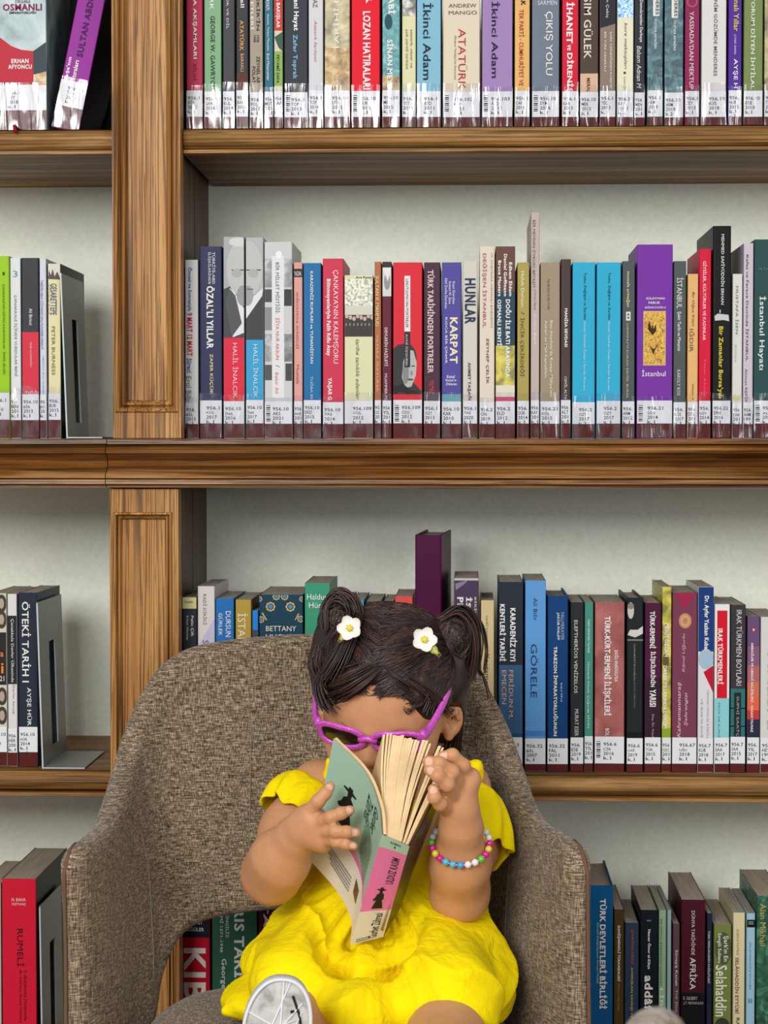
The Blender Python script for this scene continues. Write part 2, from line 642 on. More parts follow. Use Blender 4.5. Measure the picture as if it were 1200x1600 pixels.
def book(row, x0, x1, yt, col, label, T=(), bands=(), pats=(), call=None, d=.135, hc=False, ry=0., lean=0., dy=None, side=None, bar=False, stick=True, st=None, name='paperback', top=None):
    R = ROWS[row]
    zb = R['z'] + .0004
    Y = YS + (dy if dy is not None else rnd.uniform(-.003, .003))
    xm = (x0 + x1) / 2
    ymid = {'A': 100, 'AL': 100, 'B': 550, 'BL': 540, 'C': 1080, 'CL': 1060, 'D': 1500, 'DL': 1480}[row]
    xc = at(xm, ymid, Y).x
    w = at(x1, ymid, Y).x - at(x0, ymid, Y).x - .0006
    h = at(xm, yt, Y).z - zb
    lx = lambda px: at(px, ymid, Y).x - xc
    lz = lambda py: at(xm, py, Y).z - zb
    o = empty('hardback' if hc else name, (xc, Y, zb), (0, lean, ry))
    tag(o, label, 'book', R['g'])
    o.location.z += abs(math.sin(lean)) * w / 2 + (.0005 if lean else 0)
    t = .0024 if hc else .0007
    rr = .0022 if hc else .0012
    sm = mat_of(side or col)
    cv = MB()
    # wrap-round cover: back board, spine, front board (walls t thick)
    def arc(r, ox, sx):
        return [(sx * (w / 2 - ox - r + r * math.cos(a)), ox + r - r * math.sin(a)) for a in (0, PI / 8, PI / 4, 3 * PI / 8, PI / 2)]
    outer = [(-w / 2, d)] + arc(rr, 0, -1) + arc(rr, 0, 1)[::-1] + [(w / 2, d)]
    inner = [(-w / 2 + t, d)] + [(-w / 2 + t, t)] * 5 + [(w / 2 - t, t)] * 5 + [(w / 2 - t, d)]
    n = len(outer)
    vs = [(x, y, 0) for x, y in outer] + [(x, y, h) for x, y in outer] + [(x, y, 0) for x, y in inner] + [(x, y, h) for x, y in inner]
    mspine = mat_of(col)
    for i in range(n - 1):
        m = mspine if 0 < i < n - 2 else sm
        f = [(i, i + 1, n + i + 1, n + i), (2 * n + i + 1, 2 * n + i, 3 * n + i, 3 * n + i + 1), (n + i, n + i + 1, 3 * n + i + 1, 3 * n + i), (i + 1, i, 2 * n + i, 2 * n + i + 1)]
        ids = sorted({k for q in f for k in q})
        mp_ = {k: j for j, k in enumerate(ids)}
        cv.add([vs[k] for k in ids], [[mp_[k] for k in q] for q in f], m)
    for k in (0, n - 1):
        ids = (k, 2 * n + k, 3 * n + k, n + k)
        cv.add([vs[j] for j in ids], [(0, 1, 2, 3)], sm)
    e = .0003
    for b in bands:
        ya, yb, c = b[:3]
        cv.quad(-w / 2 + e, w / 2 - e, max(0.0004, lz(yb)), min(h - .0003, lz(ya)), -.00015, mat_of(c))
    for iq, q in enumerate(pats):
        k = q[0]
        yq = -.0002 - .000012 * iq
        if k == 'r':
            _, xa, xb, ya, yb, c = q
            cv.quad(max(-w / 2 + e, lx(xa)), min(w / 2 - e, lx(xb)), lz(yb), min(h - .0003, lz(ya)), yq, mat_of(c))
        elif k == 'e':
            _, cx, cy, rx, ry_, c = q
            m_ = at(cx + 1, cy, Y).x - at(cx, cy, Y).x
            vs2 = []
            for i in range(24):
                a = 2 * PI * i / 24
                vs2.append((max(-w / 2 + e, min(w / 2 - e, lx(cx) + rx * m_ * math.cos(a)))  , yq, min(h - .0003, lz(cy) + ry_ * m_ * math.sin(a))))
            cv.add(vs2, [list(range(24))], mat_of(c))
        elif k == 'p':
            _, pts, c = q
            cv.add([(max(-w / 2 + e, min(w / 2 - e, lx(a))), yq, min(h - .0003, lz(b_))) for a, b_ in pts], [list(range(len(pts)))], mat_of(c))
    for q in T:
        s, xa, xb, ya, yb, c = q[:6]
        dr = q[6] if len(q) > 6 else 'D'
        bo = q[7] if len(q) > 7 else 1
        sl = q[8] if len(q) > 8 else 0.
        put_text(cv, s, lx(xa), lx(xb), lz(yb), lz(ya), -.0009, plain(c, .5, key='print'), dr, bo, sl)
    cv.build('cover', o)
    pb = MB()
    if hc:
        ov = .003
        rows = []
        for k in range(7):
            x = -w / 2 + t + (w - 2 * t) * k / 6
            dip = .004 * (1 - (2 * k / 6 - 1) ** 2)
            rows.append([(x, t + .001, ov), (x, t + .001 + dip * .3, h - ov), (x, d - ov - dip, h - ov), (x, d - ov - dip, ov)])
        pb.grid(rows, m_page, False, True)
        pb.add(rows[0], [(3, 2, 1, 0)], m_page)
        pb.add(rows[-1], [(0, 1, 2, 3)], m_page)
    else:
        pb.box(-w / 2 + t, w / 2 - t, t, d - .0012, .0006, h - .0005, m_page)
    pb.build('page_block', o)
    wp = (x1 - x0)
    if stick and 'st' in R:
        ya, yb = st or R['st']
        j = rnd.uniform(-2, 2) if not st else 0
        s = MB()
        s.box(-w / 2 + .0002, w / 2 - .0002, -.0012, -.0010, lz(yb + j * .3), lz(ya + j), M_STICK)
        lines = call or ('956.10', 'KIT', '2015', 'k.1')
        if isinstance(lines, str):
            lines = lines.split('/')
        off = .30 if wp > 34 else .09
        cw = 4.3 if wp > 30 else 3.9
        for i, ln in enumerate(lines):
            fit = int((wp * (1 - off) - 1) / cw)
            ln = ln[:max(2, fit)]
            xa = x0 + off * wp
            y_ = ya + j + 9 + i * 7.2
            put_text(s, ln, lx(xa), lx(min(x1 - .6, xa + cw * len(ln) - 1)), lz(y_ + 5.4), lz(y_), -.00135, INK, 'H', 1)
        if bar:
            for i in range(9):
                yy = ya + 6 + i * 3
                s.quad(lx(x0 + 3), lx(x0 + 9.5), lz(yy + (1.0, 2.0, 1.4)[i % 3]), lz(yy), -.00135, INK)
        s.build('spine_label', o)
        ya, yb = R['br']
        MB().box(-w / 2 + .0002, w / 2 - .0002, -.0011, -.0009, .0006, lz(ya + j * .3), M_BROWN).build('base_tape', o)
    if stick and 'clear' in R:
        ya, yb = R['clear']
        ya += rnd.uniform(-4, 5)
        MB().box(-w / 2 - .0002, w / 2 + .0002, -.0020, -.0018, .0008, lz(ya), m_clear).build('clear_tape', o)
    return o


# ---- upper right shelf
W = 'f2f0ee'
b_ = lambda *a, **k: book('A', *a, **k)
b_(291, 317, -62, 'b83050', 'crimson paperback standing against the pilaster on the upper right shelf', [('ÇANKAYA AKŞAMLARI', 301, 308, -60, 92, W), ('BİLGİ', 302, 308, 100, 126, '8a2038')], call='956.10/ATA/2015/k.1')
b_(319, 346, -50, '86b489', 'sage green paperback with dark lettering, beside the crimson one', [('ATATÜRK', 328, 336, -55, 16, W), ('GEORGE W. GAWRYCH', 329, 336, 25, 140, '33403a')], call='956.10/GAW/2016/k.1')
b_(348, 367, -66, '45454a', 'thin charcoal paperback right of the sage green one', [('KÜLTÜR VE DİL', 354, 359, -30, 46, 'c9c9cc')], call='956.1/KUL/2014/k.1')
b_(369, 388, -58, '3a3a40', 'near-black paperback with an orange capital title on the upper shelf', [('ewell', 376, 382, -20, 12, W), ('ATATÜRK', 375, 382, 32, 80, 'd99a58', 'D', 2), ('BARAKLI', 376, 381, 84, 112, 'd9a878')], bands=[(115, 146, '5a3226')], call='956.1/BAR/2010/k.1')
b_(390, 411, -48, 'a89d8b', 'taupe paperback with black and white lines of capitals on the upper shelf', [('KARABEKİR\'İN', 401, 407, -50, 48, '333'), ('FAALİYETLERİ', 392, 398, -45, 47, W), ('1938', 401, 405, 55, 66, '444'), ('1948', 396, 400, 55, 66, '444'), ('ZEYNEL AB', 401, 406, 88, 130, '3c3a36'), ('POLAT', 394, 399, 104, 130, '3c3a36')], call='956.10/POL/2017/k.1')
b_(413, 427, -60, '2f6d80', 'narrow teal blue paperback next to the taupe one on the upper shelf', [('HAYATI', 416, 421, -5, 16, W), ('Atatürk, Türkün Mücadele', 417, 421, 22, 80, 'd5e3e6'), ('Erol Mütercimler', 417, 421, 84, 126, 'e5eeee')], call='956.1/MUT/2010/k.1')
b_(428, 442, -64, 'd9d4b6', 'narrow paperback banded red over cream and light green', [('NA BAKIŞLAR', 431, 438, -10, 44, W, 'D', 2), ('PEYAMİ SAFA', 432, 438, 86, 130, '2c4424')], bands=[(-64, 48, 'cf3b32'), (80, 134, '92b45c')], pats=[('p', [(428, 58), (442, 50), (442, 80), (435, 74)], '3f5c50')], call='956.1/SAF/2016/k.1')
b_(444, 481, -72, '343840', 'wide charcoal paperback lettered white and light blue on the upper shelf', [('Yeni Hayat', 457, 467, -10, 48, W, 'D', 2), ('Zafer Toprak', 456, 465, 54, 124, '7fb4d4', 'D', 2)], call='956.102/TOP/2013/k.1', bar=True)
b_(482, 505, -55, 'd6d7da', 'light grey paperback with pink script on the upper shelf', [('OLMAZ', 489, 496, -20, 12, '777'), ('Atatürk Sarılıyor', 490, 495, 32, 98, 'd0557a', 'D', 0, .2)], call='956.102/TOP/2014/k.1')
b_(507, 547, -64, 'tapestry', 'khaki tapestry-print paperback with a title reading upwards, on the upper shelf', [('TARİHİ BAŞ', 520, 532, -30, 80, 'f2ecd8', 'U'), ('Ülkü', 521, 529, 118, 142, 'e8e0c8', 'U')], bands=[(75, 142, 'goldleaf')], call='956.1024/UTK/2015/k.1')
b_(549, 594, -60, 'e8102c', 'bright red thick paperback with heavy white capitals on the upper shelf', [('R', 572, 583, -12, 6, W, 'D', 2), ('LOZAN HATIRALARI', 567, 579, 18, 140, W, 'D', 2)], call='956.1024/NUR/2015/k.1', bar=True)
b_(597, 625, -52, 'teal', 'teal illustrated paperback with heavy white capitals beside the bright red one', [('ABİ', 607, 619, -5, 22, W, 'D', 2), ('SİNAN MEYDAN', 605, 616, 62, 160, W, 'D', 2)], bands=[(118, 143, 'goldleaf')], pats=[('e', 607, 34, 6, 12, '28525c')], call='956.10/MEY/2015/k.1')
b_(628, 650, -60, 'e2deb4', 'cream paperback with thin italic lines and a photo on top, upper shelf', [('atatürk, okyar ve', 640, 645, 46, 106, '6b6a50', 'D', 0, .2), ('çok partili türkiye', 633, 638, 46, 108, '6b6a50', 'D', 0, .2)], bands=[(-60, 25, 'sepia')], call='956.1/YET/2011/k.1')
b_(651, 689, -70, '86bed6', 'sky blue paperback with a dark serif title on the upper shelf', [('İkinci Adam', 661, 677, 5, 125, '1e2838')], call='956.1025/AYD/2011/k.1')
b_(692, 750, -66, 'e3d6be', 'very thick cream paperback with an author name set across, upper shelf', [('ANDREW', 701, 744, 6, 12, '6a5d4c', 'H', 0), ('MANGO', 701, 745, 17, 23, '6a5d4c', 'H', 0), ('ATATÜRK', 716, 730, 45, 140, 'b8383c', 'D', 0), ('Modern Türkiye\'nin Kurucusu', 709, 713, 56, 124, '6b6052', 'D', 0)], call='956.102/MAN/2012/k.1', bar=True)
b_(753, 801, -68, 'a486bd', 'lavender paperback with a dark serif title on the upper shelf', [('İkinci Adam', 768, 781, 3, 122, '241c38')], call='956.103503/AYD/2011/k.1', bar=True)
b_(804, 828, -58, 'e9b973', 'orange-yellow paperback with red capitals on the upper shelf', [('ÇAK', 812, 821, -14, 9, '3a2418', 'D', 2), ('TEK PARTİ - CUMHURİYET VE', 811, 820, 15, 134, 'b8401f')], call='956.10/CAK/2010/k.1')
b_(831, 874, -56, '75808e', 'slate grey paperback with a large white title on the upper shelf', [('SARMEN', 840, 870, 1, 8, 'dde', 'H', 0), ('ÇIKIŞ YOLU', 850, 864, 18, 118, W, 'D', 0)], call='956.103/SYM/2016/k.1', bar=True)
b_(878, 904, -62, 'd8203c', 'red paperback with very heavy white capitals, right of the slate grey one', [('İHANET', 885, 898, 4, 68, W, 'D', 2), ('ve', 886, 892, 70, 79, W), ('DİRENİŞ', 884, 897, 83, 146, W, 'D', 2)], call='956.103/KAR/2013/k.1')
b_(906, 935, -60, '54463f', 'dark brown paperback with cream capitals and a peach foot on the upper shelf', [('KASIM GÜLEK', 912, 926, -30, 92, 'e6dcc8'), ('MERAL', 917, 922, 122, 144, '5a3c30')], bands=[(115, 146, 'deb89a')], call='956.1035/MER/2013/k.1')
b_(937, 962, -46, '8f7e72', 'paperback cut slantwise between black top and taupe foot', [('Orhan Çekiç', 946, 951, -20, 28, 'ccc'), ('ŞARK CEPHESİNDEN KORE\'YE', 952, 957, 50, 138, 'e8e0d8'), ('BİR TÜRK GENERALİ', 944, 948, 50, 112, 'e8e0d8')], pats=[('p', [(937, -46), (962, -46), (962, 37), (937, 44)], '2f3238')], call='956.1036/TEC/2013/k.1')
b_(964, 990, -60, 'e9e8cc', 'pale yellow paperback with italic title and a blue patterned top', [('kore mektupları', 974, 980, 36, 108, '55543c', 'D', 0, .2), ('•', 974, 978, 112, 116, '44432c'), ('Çınaroğlu', 974, 978, 120, 142, '77765c', 'D', 0, .2)], bands=[(-60, 27, 'blueprint')], call='956.5035/KAY/2011/k.1')
b_(991, 1008, -50, '33363c', 'thin charcoal paperback with white script, right of the pale yellow one', [('Demokrasiden Darbeye', 998, 1004, 0, 66, 'e8e8e8'), ('Babam Adnan M', 995, 1002, 72, 138, 'e0e0e0', 'D', 0, .2)], call='956.10/MEN/2011/k.1')
b_(1011, 1036, -58, 'ink', 'teal print paperback with a white tab, left one of two alike', [('MUSTAFA ARMAĞAN', 1022, 1027, 30, 76, 'e8eeee'), ('MENDERES', 1024, 1029, -26, 23, '3a4a50')], pats=[('r', 1020, 1030, -60, 25, 'e8e8e2')], call='956.103/ARM/2019/k.1')
b_(1038, 1068, -58, 'ink', 'teal print paperback with a white tab, right one of two alike', [('MUSTAFA ARMAĞAN', 1052, 1057, 33, 79, 'e8eeee'), ('MENDERES', 1053, 1058, -24, 26, '3a4a50')], pats=[('r', 1049, 1059, -60, 28, 'e8e8e2')], call='956.103/ARM/2019/k.2')
b_(1070, 1093, -54, '8e2c58', 'plum red paperback with pale capitals on the upper shelf', [('YASSIADA\'DAN MEKTUP', 1077, 1084, 18, 140, 'ecc8d4')], pats=[('e', 1081, 3, 8, 8, 'b86a88'), ('e', 1081, 3, 6.5, 6.5, '8e2c58')], call='956.1/ZEY/2013/k.1')
b_(1096, 1135, -68, 'e0dedb', 'broad off-white paperback with a thin grey title on the upper shelf', [('BENİM GÖZÜMDE MENDERES', 1115, 1122, -10, 119, '6f6f70')], call='956.103509/KIS/2018/k.1')
b_(1138, 1159, -60, '54349a', 'violet paperback with yellow and white lettering on the upper shelf', [('Dumanalı Yıllar', 1146, 1154, -30, 49, 'e8d050'), ('[1965-2000]'.replace('[', '(').replace(']', ')'), 1146, 1150, 54, 85, 'cfc8e8'), ('AYŞE H', 1145, 1153, 92, 138, W)], call='956.103/HUR/2015/k.1/c.2')
b_(1162, 1192, -52, '7c8f58', 'olive green paperback with white capitals on the upper shelf', [('GELİYORUM DİYEN İHTİLAL', 1173, 1181, -34, 140, 'eef0e4')], call='956.1036/ESE/2010/k.1')
b_(1194, 1222, -58, 'tapestry', 'sand-coloured print paperback, rightmost in the upper row', [('TARİH', 1203, 1212, 20, 90, '4a4434')], call='956.10/TUR/2012/k.1')

# ---- upper left shelf
o = book('AL', -14, 73, -70, 'cloud', 'thick blue-grey book with a red swoosh, far left of the upper shelf', [('SORULARLA', 24, 48, 0, 5, '3a3440', 'H', 0), ('OSMANLI', 5, 66, 6, 17, '8a2558', 'H', 2), ('İMPARATORLUĞU', 15, 57, 17, 22, '2c2c34', 'H', 2), ('ERHAN', 18, 45, 92, 99, W, 'H', 2), ('AFYONCU', 13, 50, 101, 108, W, 'H', 2)],
         pats=[('p', [(-14, 50), (0, 58), (18, 72), (34, 78), (52, 80), (52, 132), (-14, 132)], 'c0283c'), ('p', [(52, 80), (73, 66), (73, 118), (52, 120)], '39474e'), ('p', [(52, 117), (73, 112), (73, 193), (58, 193), (56, 140)], 'goldleaf')], call='956.10/AFY/2018/k.1', bar=True, d=.15)
rb = MB()
rb.tube([(-.002, .004, .0045), (-.001, -.004, .0035), (.001, -.030, .0034), (.003, -.037, -.001), (.004, -.037, -.006)], .0022, plain('8a1024', .5, key='ribbon'), 6, True, 1.0)
rb.build('bookmark_ribbon', o)
book('AL', 80, 123, -30, '9a2f9e', 'purple paperback leaning to the right on the upper left shelf', [('SULTAN ABDÜLHAMİD', 93, 106, -65, 92, '4a1c5c', 'U', 2), ('Tahsin Paşa\'nın', 84, 91, 95, 165, W, 'U', 2), ('Hatıraları', 95, 102, 98, 136, W, 'U', 2)], call='956.10/TAH/2017/k.1', lean=.205, side='1c0c22')
book('AL', 126, 172, -90, '101012', 'tall black hardback set back behind the purple leaning one', (), stick=False, hc=True, dy=.146, d=.085)
book('AL', 76, 124, -100, '0c0c0e', 'black hardback in the shadow behind the purple leaning book', (), stick=False, hc=True, dy=.146, d=.085)
# ---- middle right shelf
b_ = lambda *a, **k: book('B', *a, **k)
b_(289, 310, 406, 'dcdcdc', 'white paperback with blue and red lettering against the pilaster, middle shelf', [('Öncesi ve Sonrasıyla', 293, 301, 418, 486, '5a74a8', 'D', 2), ('9 MART 12 MART', 292, 301, 489, 556, 'd02c44', 'D', 2), ('Süreci', 292, 300, 560, 582, '5a74a8', 'D', 2), ('Erol Bilbilik', 291, 299, 588, 640, '777', 'D', 0)], call='956.102/BİL/2013/k.1')
b_(312, 347, 385, '33355a', 'navy paperback with heavy white title, second from the pilaster, middle shelf', [('TÜRKİYE-ABD', 332, 338, 394, 444, 'd8d8e2'), ('İLİŞKİLERİNDE', 325, 331, 394, 444, 'd8d8e2'), ('ÖZAL\'LI YILLAR', 323, 336, 447, 545, W, 'D', 2), ('ZAFER KÜÇÜK', 327, 334, 553, 616, 'e0d8b0')], call='956.108/KÜÇ/2017/k.1')
face = 'c3c4c4'
b_(349, 382, 370, 'aeb2b6', 'paperback with left half of a grey portrait over a red foot', [('HALİL İNALCIK', 364, 373, 536, 622, 'f4d0d4', 'D', 0)],
   bands=[(528, 627, 'e02c48')], pats=[('p', [(349, 452), (362, 446), (382, 476), (382, 528), (349, 528)], '484b50'), ('e', 380, 420, 26, 44, face), ('p', [(359, 450), (366, 456), (382, 482), (382, 520), (364, 527)], 'e4e6e8'), ('p', [(360, 452), (368, 462), (378, 505), (362, 527), (352, 470)], '55585c'),
                                      ('e', 372, 378, 14, 7, 'd8d8d8'), ('r', 362, 382, 421, 423, '5a5a5a'), ('e', 370, 427, 8, 7, 'b0b1b1'), ('e', 380, 462, 10, 16, '9a9b9c')], call='956.107/İNA/2016/k.1/c.1')
b_(384, 412, 371, 'b6babc', 'paperback with right half of a grey portrait over a blue foot', [('HALİL İNALCIK', 396, 405, 538, 622, 'cfe8f4', 'D', 0)],
   bands=[(531, 627, '3fa4d4')], pats=[('p', [(412, 456), (404, 458), (384, 496), (384, 531), (412, 531)], '43464a'), ('e', 386, 420, 25, 44, face), ('p', [(384, 474), (398, 462), (411, 450), (410, 462), (384, 498)], 'e4e6e8'), ('r', 385, 408, 421, 423, '5a5a5a'), ('e', 396, 427, 8, 7, 'b0b1b1'), ('e', 387, 462, 9, 16, 'a2a3a4'), ('r', 386, 396, 451, 453, '6a6a6a')], call='956.107/İNA/2017/k.1/c.2')
b_(413, 457, 378, 'cfd0d2', 'grey photo collage paperback with a white title strip, middle shelf', [('BİR MİLLET MİSTİĞİ:', 431, 438, 410, 490, '6a6a6e', 'D', 0), ('ZİYA NUR AKSUN', 431, 438, 496, 562, 'd06a58', 'D', 0), ('/', 431, 437, 570, 574, '888'), ('Bekir Ali', 430, 435, 582, 615, 'd8806c', 'D', 0)],
   pats=[('r', 414, 456, 404, 449, 'bw'), ('r', 414, 427, 452, 472, '4a4d52'), ('r', 442, 456, 452, 478, '3f4146'), ('r', 414, 456, 522, 565, 'bw'), ('r', 414, 427, 480, 516, '8d9094'), ('r', 446, 456, 568, 595, '4a4c50'), ('r', 414, 426, 570, 594, '55585c'), ('r', 425, 444, 400, 622, 'e6e6e8'), ('e', 436, 398, 5, 6, 'f4f4f4')], call='956.1091/AKS/2021/k.1', bar=True)
b_(459, 473, 410, 'e0a39a', 'narrow salmon paperback with a small black tab, middle shelf', [('AHİDÜLMÜLK GÜNDÜZİ', 463, 467, 456, 545, '9a5a54', 'D', 0), ('Mustafa', 463, 467, 570, 600, 'a0605a', 'D', 0), ('YAZAR', 460, 471, 424, 431, 'ddd', 'H')], pats=[('r', 459, 473, 420, 433, '2c2624')], call='956.1/AHİ/2018/k.1')
b_(474, 502, 411, '2370a8', 'blue paperback with white serif capitals, left of the red-pink one, middle shelf', [('KARADENİZ RUMLARI ve YUNANİSTAN', 485, 491, 424, 568, W), ('TUĞBA ERDEM', 485, 490, 588, 640, 'c8dcec', 'D', 0)], call='956.108/ERD/2015/k.1')
b_(504, 537, 404, 'd23a54', 'red-pink paperback with two white title lines on the middle shelf', [('ÇANKAYA\'NIN KALEMŞORU', 519, 529, 422, 568, 'f6e2e2', 'D', 0), ('Bilinmeyenleriyle Falih Rıfkı Atay', 509, 517, 436, 556, W, 'D', 2), ('YAŞAR G', 511, 519, 590, 625, W, 'D', 2)], call='956.1092/YAŞ/2014/k.1')
b_(538, 583, 430, 'dfe0b6', 'pale yellow-green paperback with an old crowd photo on top, middle shelf', [('tarihe tanıklık edenler', 556, 562, 530, 625, '6a6a4c', 'D', 0, .2), ('Ara Pusta', 556, 581, 432, 435, '333', 'H')], bands=[(436, 478, 'news'), (478, 526, '46403e')],
   pats=[('r', 539, 582, 478, 492, 'd8d6c8')] + [('e', 542 + k * 5.6, 494 + (k % 3) * 2, 2.6, 3.4, 'c9b8a8') for k in range(8)] + [('r', 540 + k * 6, 542 + k * 6, 505, 509, '9a9490') for k in range(7)], call='956.1092/COŞ/2012/k.1')
b_(585, 596, 409, 'b4714c', 'thin rust orange paperback on the middle shelf', [('SULTAN II. MAHMUD', 587, 592, 431, 510, 'eedca0'), ('YILMAZ ÖZTUNA', 588, 592, 522, 612, 'eec8a0', 'D', 0)], call='956.1/ÖZT/2019/k.1')
b_(597, 612, 409, '682838', 'thin maroon paperback with a white photo at its head, middle shelf', [('DEVLERİN FAZİLETİ', 601, 607, 512, 572, 'eddadd'), ('MUAMMER YILMAZ', 601, 605, 584, 640, 'e4cdd2')], bands=[(409, 418, '3c3436'), (418, 463, 'd8d8d8')], pats=[('e', 605, 440, 5, 13, '9a9a9c'), ('p', [(597, 418), (612, 418), (606, 440)], 'e8e8e8')], call='956.1/YIL/2018/k.1')
b_(614, 660, 410, 'dd2f3e', 'red paperback with a bald grey portrait at its foot, middle shelf', [('UNUTULMAYAN PORTRELER', 634, 638, 436, 512, '333', 'D', 0), ('AVNİ ÖZGÜREL', 634, 638, 522, 572, 'ddd', 'D', 0)],
   pats=[('p', [(614, 612), (614, 545), (622, 538), (636, 538), (648, 560), (645, 596), (660, 612), (660, 616), (614, 616)], '3c3c3f'), ('e', 634, 560, 17, 24, '3a3a3d'), ('p', [(630, 566), (636, 546), (646, 548), (651, 566), (650, 586), (643, 604), (634, 606), (628, 590)], 'bab9b7'), ('e', 634, 582, 5, 18, '8c8b8a'), ('r', 634, 640, 571, 573, '4a4a4a'), ('r', 643, 648, 571, 573, '4a4a4a'), ('e', 643, 583, 2, 4, '94928f'), ('e', 641, 593, 5, 1.6, '5a5452'), ('p', [(614, 616), (614, 604), (630, 600), (640, 608), (660, 614), (660, 616)], '2a2a2c'), ('r', 632, 641, 431, 518, 'eeebe8'), ('r', 632, 641, 518, 574, '3a3436')], call='956.1092/ÖZG/2012/k.1', bar=True)
b_(662, 688, 410, '4f3342', 'dark plum paperback with grey-pink capitals on the middle shelf', [('TÜRK TARİHİNDEN PORTRELER', 668, 680, 422, 583, 'e0c8cc', 'D', 2), ('YILMAZ', 671, 678, 594, 616, 'cf5068')], call='956.1092/ÖZT/2013/k.1')
b_(690, 721, 410, '5750a0', 'purple-blue paperback with a cream slab title on the middle shelf', [('KARPAT', 703, 715, 496, 568, 'f0e8c0', 'D', 2), ('KOCA BİR ÇINAR', 695, 700, 496, 568, 'efeaf6'), ('Kaan Durukan', 707, 711, 440, 475, 'e0dcf0'), ('Robert W. Zens', 701, 705, 440, 475, 'e0dcf0'), ('Akif Zorba Durukan', 695, 699, 434, 482, 'e0dcf0'), ('Kemal', 698, 711, 586, 591, 'efeaf6', 'H', 1, .2), ('Karpat\'ın', 696, 713, 592, 597, 'efeaf6', 'H', 1, .2), ('Dünyası', 697, 714, 598, 603, 'efeaf6', 'H', 1, .2)], bands=[(616, 629, '6aa8b4')], call='956.1072/KAR/2010/k.1')
b_(723, 746, 408, 'd6d2c6', 'beige paperback with heavy dark blue HUNLAR lettering', [('HUNLAR', 726, 743, 435, 506, '2c3a5c', 'D', 2), ('AHMET TAŞAĞIL', 730, 737, 566, 630, '4a4a50', 'D', 2)], call='956.12/TAŞ/2020/k.1')
b_(749, 773, 385, 'e4d8c8', 'tall cream paperback with a brick red title on the middle shelf', [('19. YÜZYILDA OSMANLI BAŞKENTİ', 766, 770, 396, 512, '9a6a5c', 'D', 0), ('DEĞİŞEN İSTANBUL', 753, 761, 396, 512, 'a84a3e', 'D', 0), ('ZEYNEP ÇELİK', 759, 765, 528, 600, '5a4c46', 'D')], call='956.2/ÇEL/2019/k.1')
b_(774, 805, 385, '6e4c44', 'tall paperback banded brown, blue and yellow with white lettering', [('Edhem Eldem', 795, 800, 410, 463, W, 'D', 2), ('Daniel Goffmann', 787, 792, 397, 463, W, 'D', 2), ('Bruce Masters', 778, 783, 407, 463, W, 'D', 2), ('DOĞU İLE BATI ARASINDA', 790, 799, 468, 590, W, 'D', 2), ('OSMANLI KENTİ', 777, 785, 468, 540, W, 'D', 2)], bands=[(456, 540, '2e4a5c'), (540, 602, 'yellow'), (602, 620, 'e4e0cc'), (620, 629, 'd05070')], call='956.2/ELD/2012/k.1')
b_(808, 827, 410, 'b0a158', 'olive-yellow paperback left of the tall thin one, middle shelf', [('Haluk Dursun', 814, 819, 424, 480, 'f2eccc'), ('/', 814, 819, 487, 492, '6a5e30'), ('İNCİR ÇEKİRDEĞİ', 812, 820, 497, 588, '5c5230', 'D', 0)], call='956.21/DUR/2014/k.1')
b_(829, 843, 332, 'c4b5b0', 'very tall thin mauve-grey book rising above the middle row', [('BİR MEYDAN ÖYKÜSÜ BEYAZIT', 832, 837, 344, 450, '6a5a58', 'D', 0), ('(1914-1964)', 833, 837, 452, 484, '8a7a78', 'D', 0), ('Gökçe Bayık', 833, 838, 492, 540, 'f4eeee', 'D', 0, .2)], call='956.21/KAY/2019/k.1', d=.17)
b_(844, 875, 410, 'a5947d', 'taupe paperback with two cream lines, right of the tall thin book', [('NURAN KÖLTÜR', 855, 859, 436, 484, '6f604e', 'D', 0), ('Batı Anadolu\'da Kuvayı Milliye\'nin', 858, 864, 501, 620, 'eae0cc'), ('Askeri ve Mali Kaynakları', 850, 855, 501, 590, 'eae0cc')], call='956.21021/KÖL/2015/k.1')
b_(876, 892, 405, '51413f', 'dark brown paperback left of two cyan ones', [('MANİSA SEVDASI', 882, 888, 482, 542, W, 'D', 2), ('CEMİL ALTAY', 882, 887, 588, 628, 'd8d0cc')], call='956.2/ALT/2013/k.1', hc=True)
for k, (xa, xb) in enumerate(((894, 930), (932, 970))):
    q = xa - 894
    b_(xa, xb, 410, '35b0d6', 'cyan paperback with small two-tone lettering, ' + ('left one of two alike' if k == 0 else 'right one of two alike'), [('Tutku, Değişim ve Zarafet', 911 + q, 916 + q, 426, 500, '1c4a68'), ('Güven Gürkan Öztan | Serdar Korucu', 911 + q, 916 + q, 502, 610, 'cdeaf4', 'D', 0)], call='956.2156/ÖZT/2017/k.%d' % (2 - k))
b_(972, 992, 408, '525c5e', 'grey-green paperback with gold lettering, left of the wide purple one', [('mustafa armağan', 978, 984, 424, 480, 'e2d4a0'), ('OSMANLI\'YI KURAN ŞEHİR: BURSA', 978, 983, 505, 622, 'd8c89a', 'D', 0)], pats=[('r', 978, 985, 487, 501, 'e4e0d4'), ('r', 980, 983, 490, 493, '525c5e'), ('r', 980, 983, 495, 498, '525c5e')], call='956.22/ARM/2012/k.1')
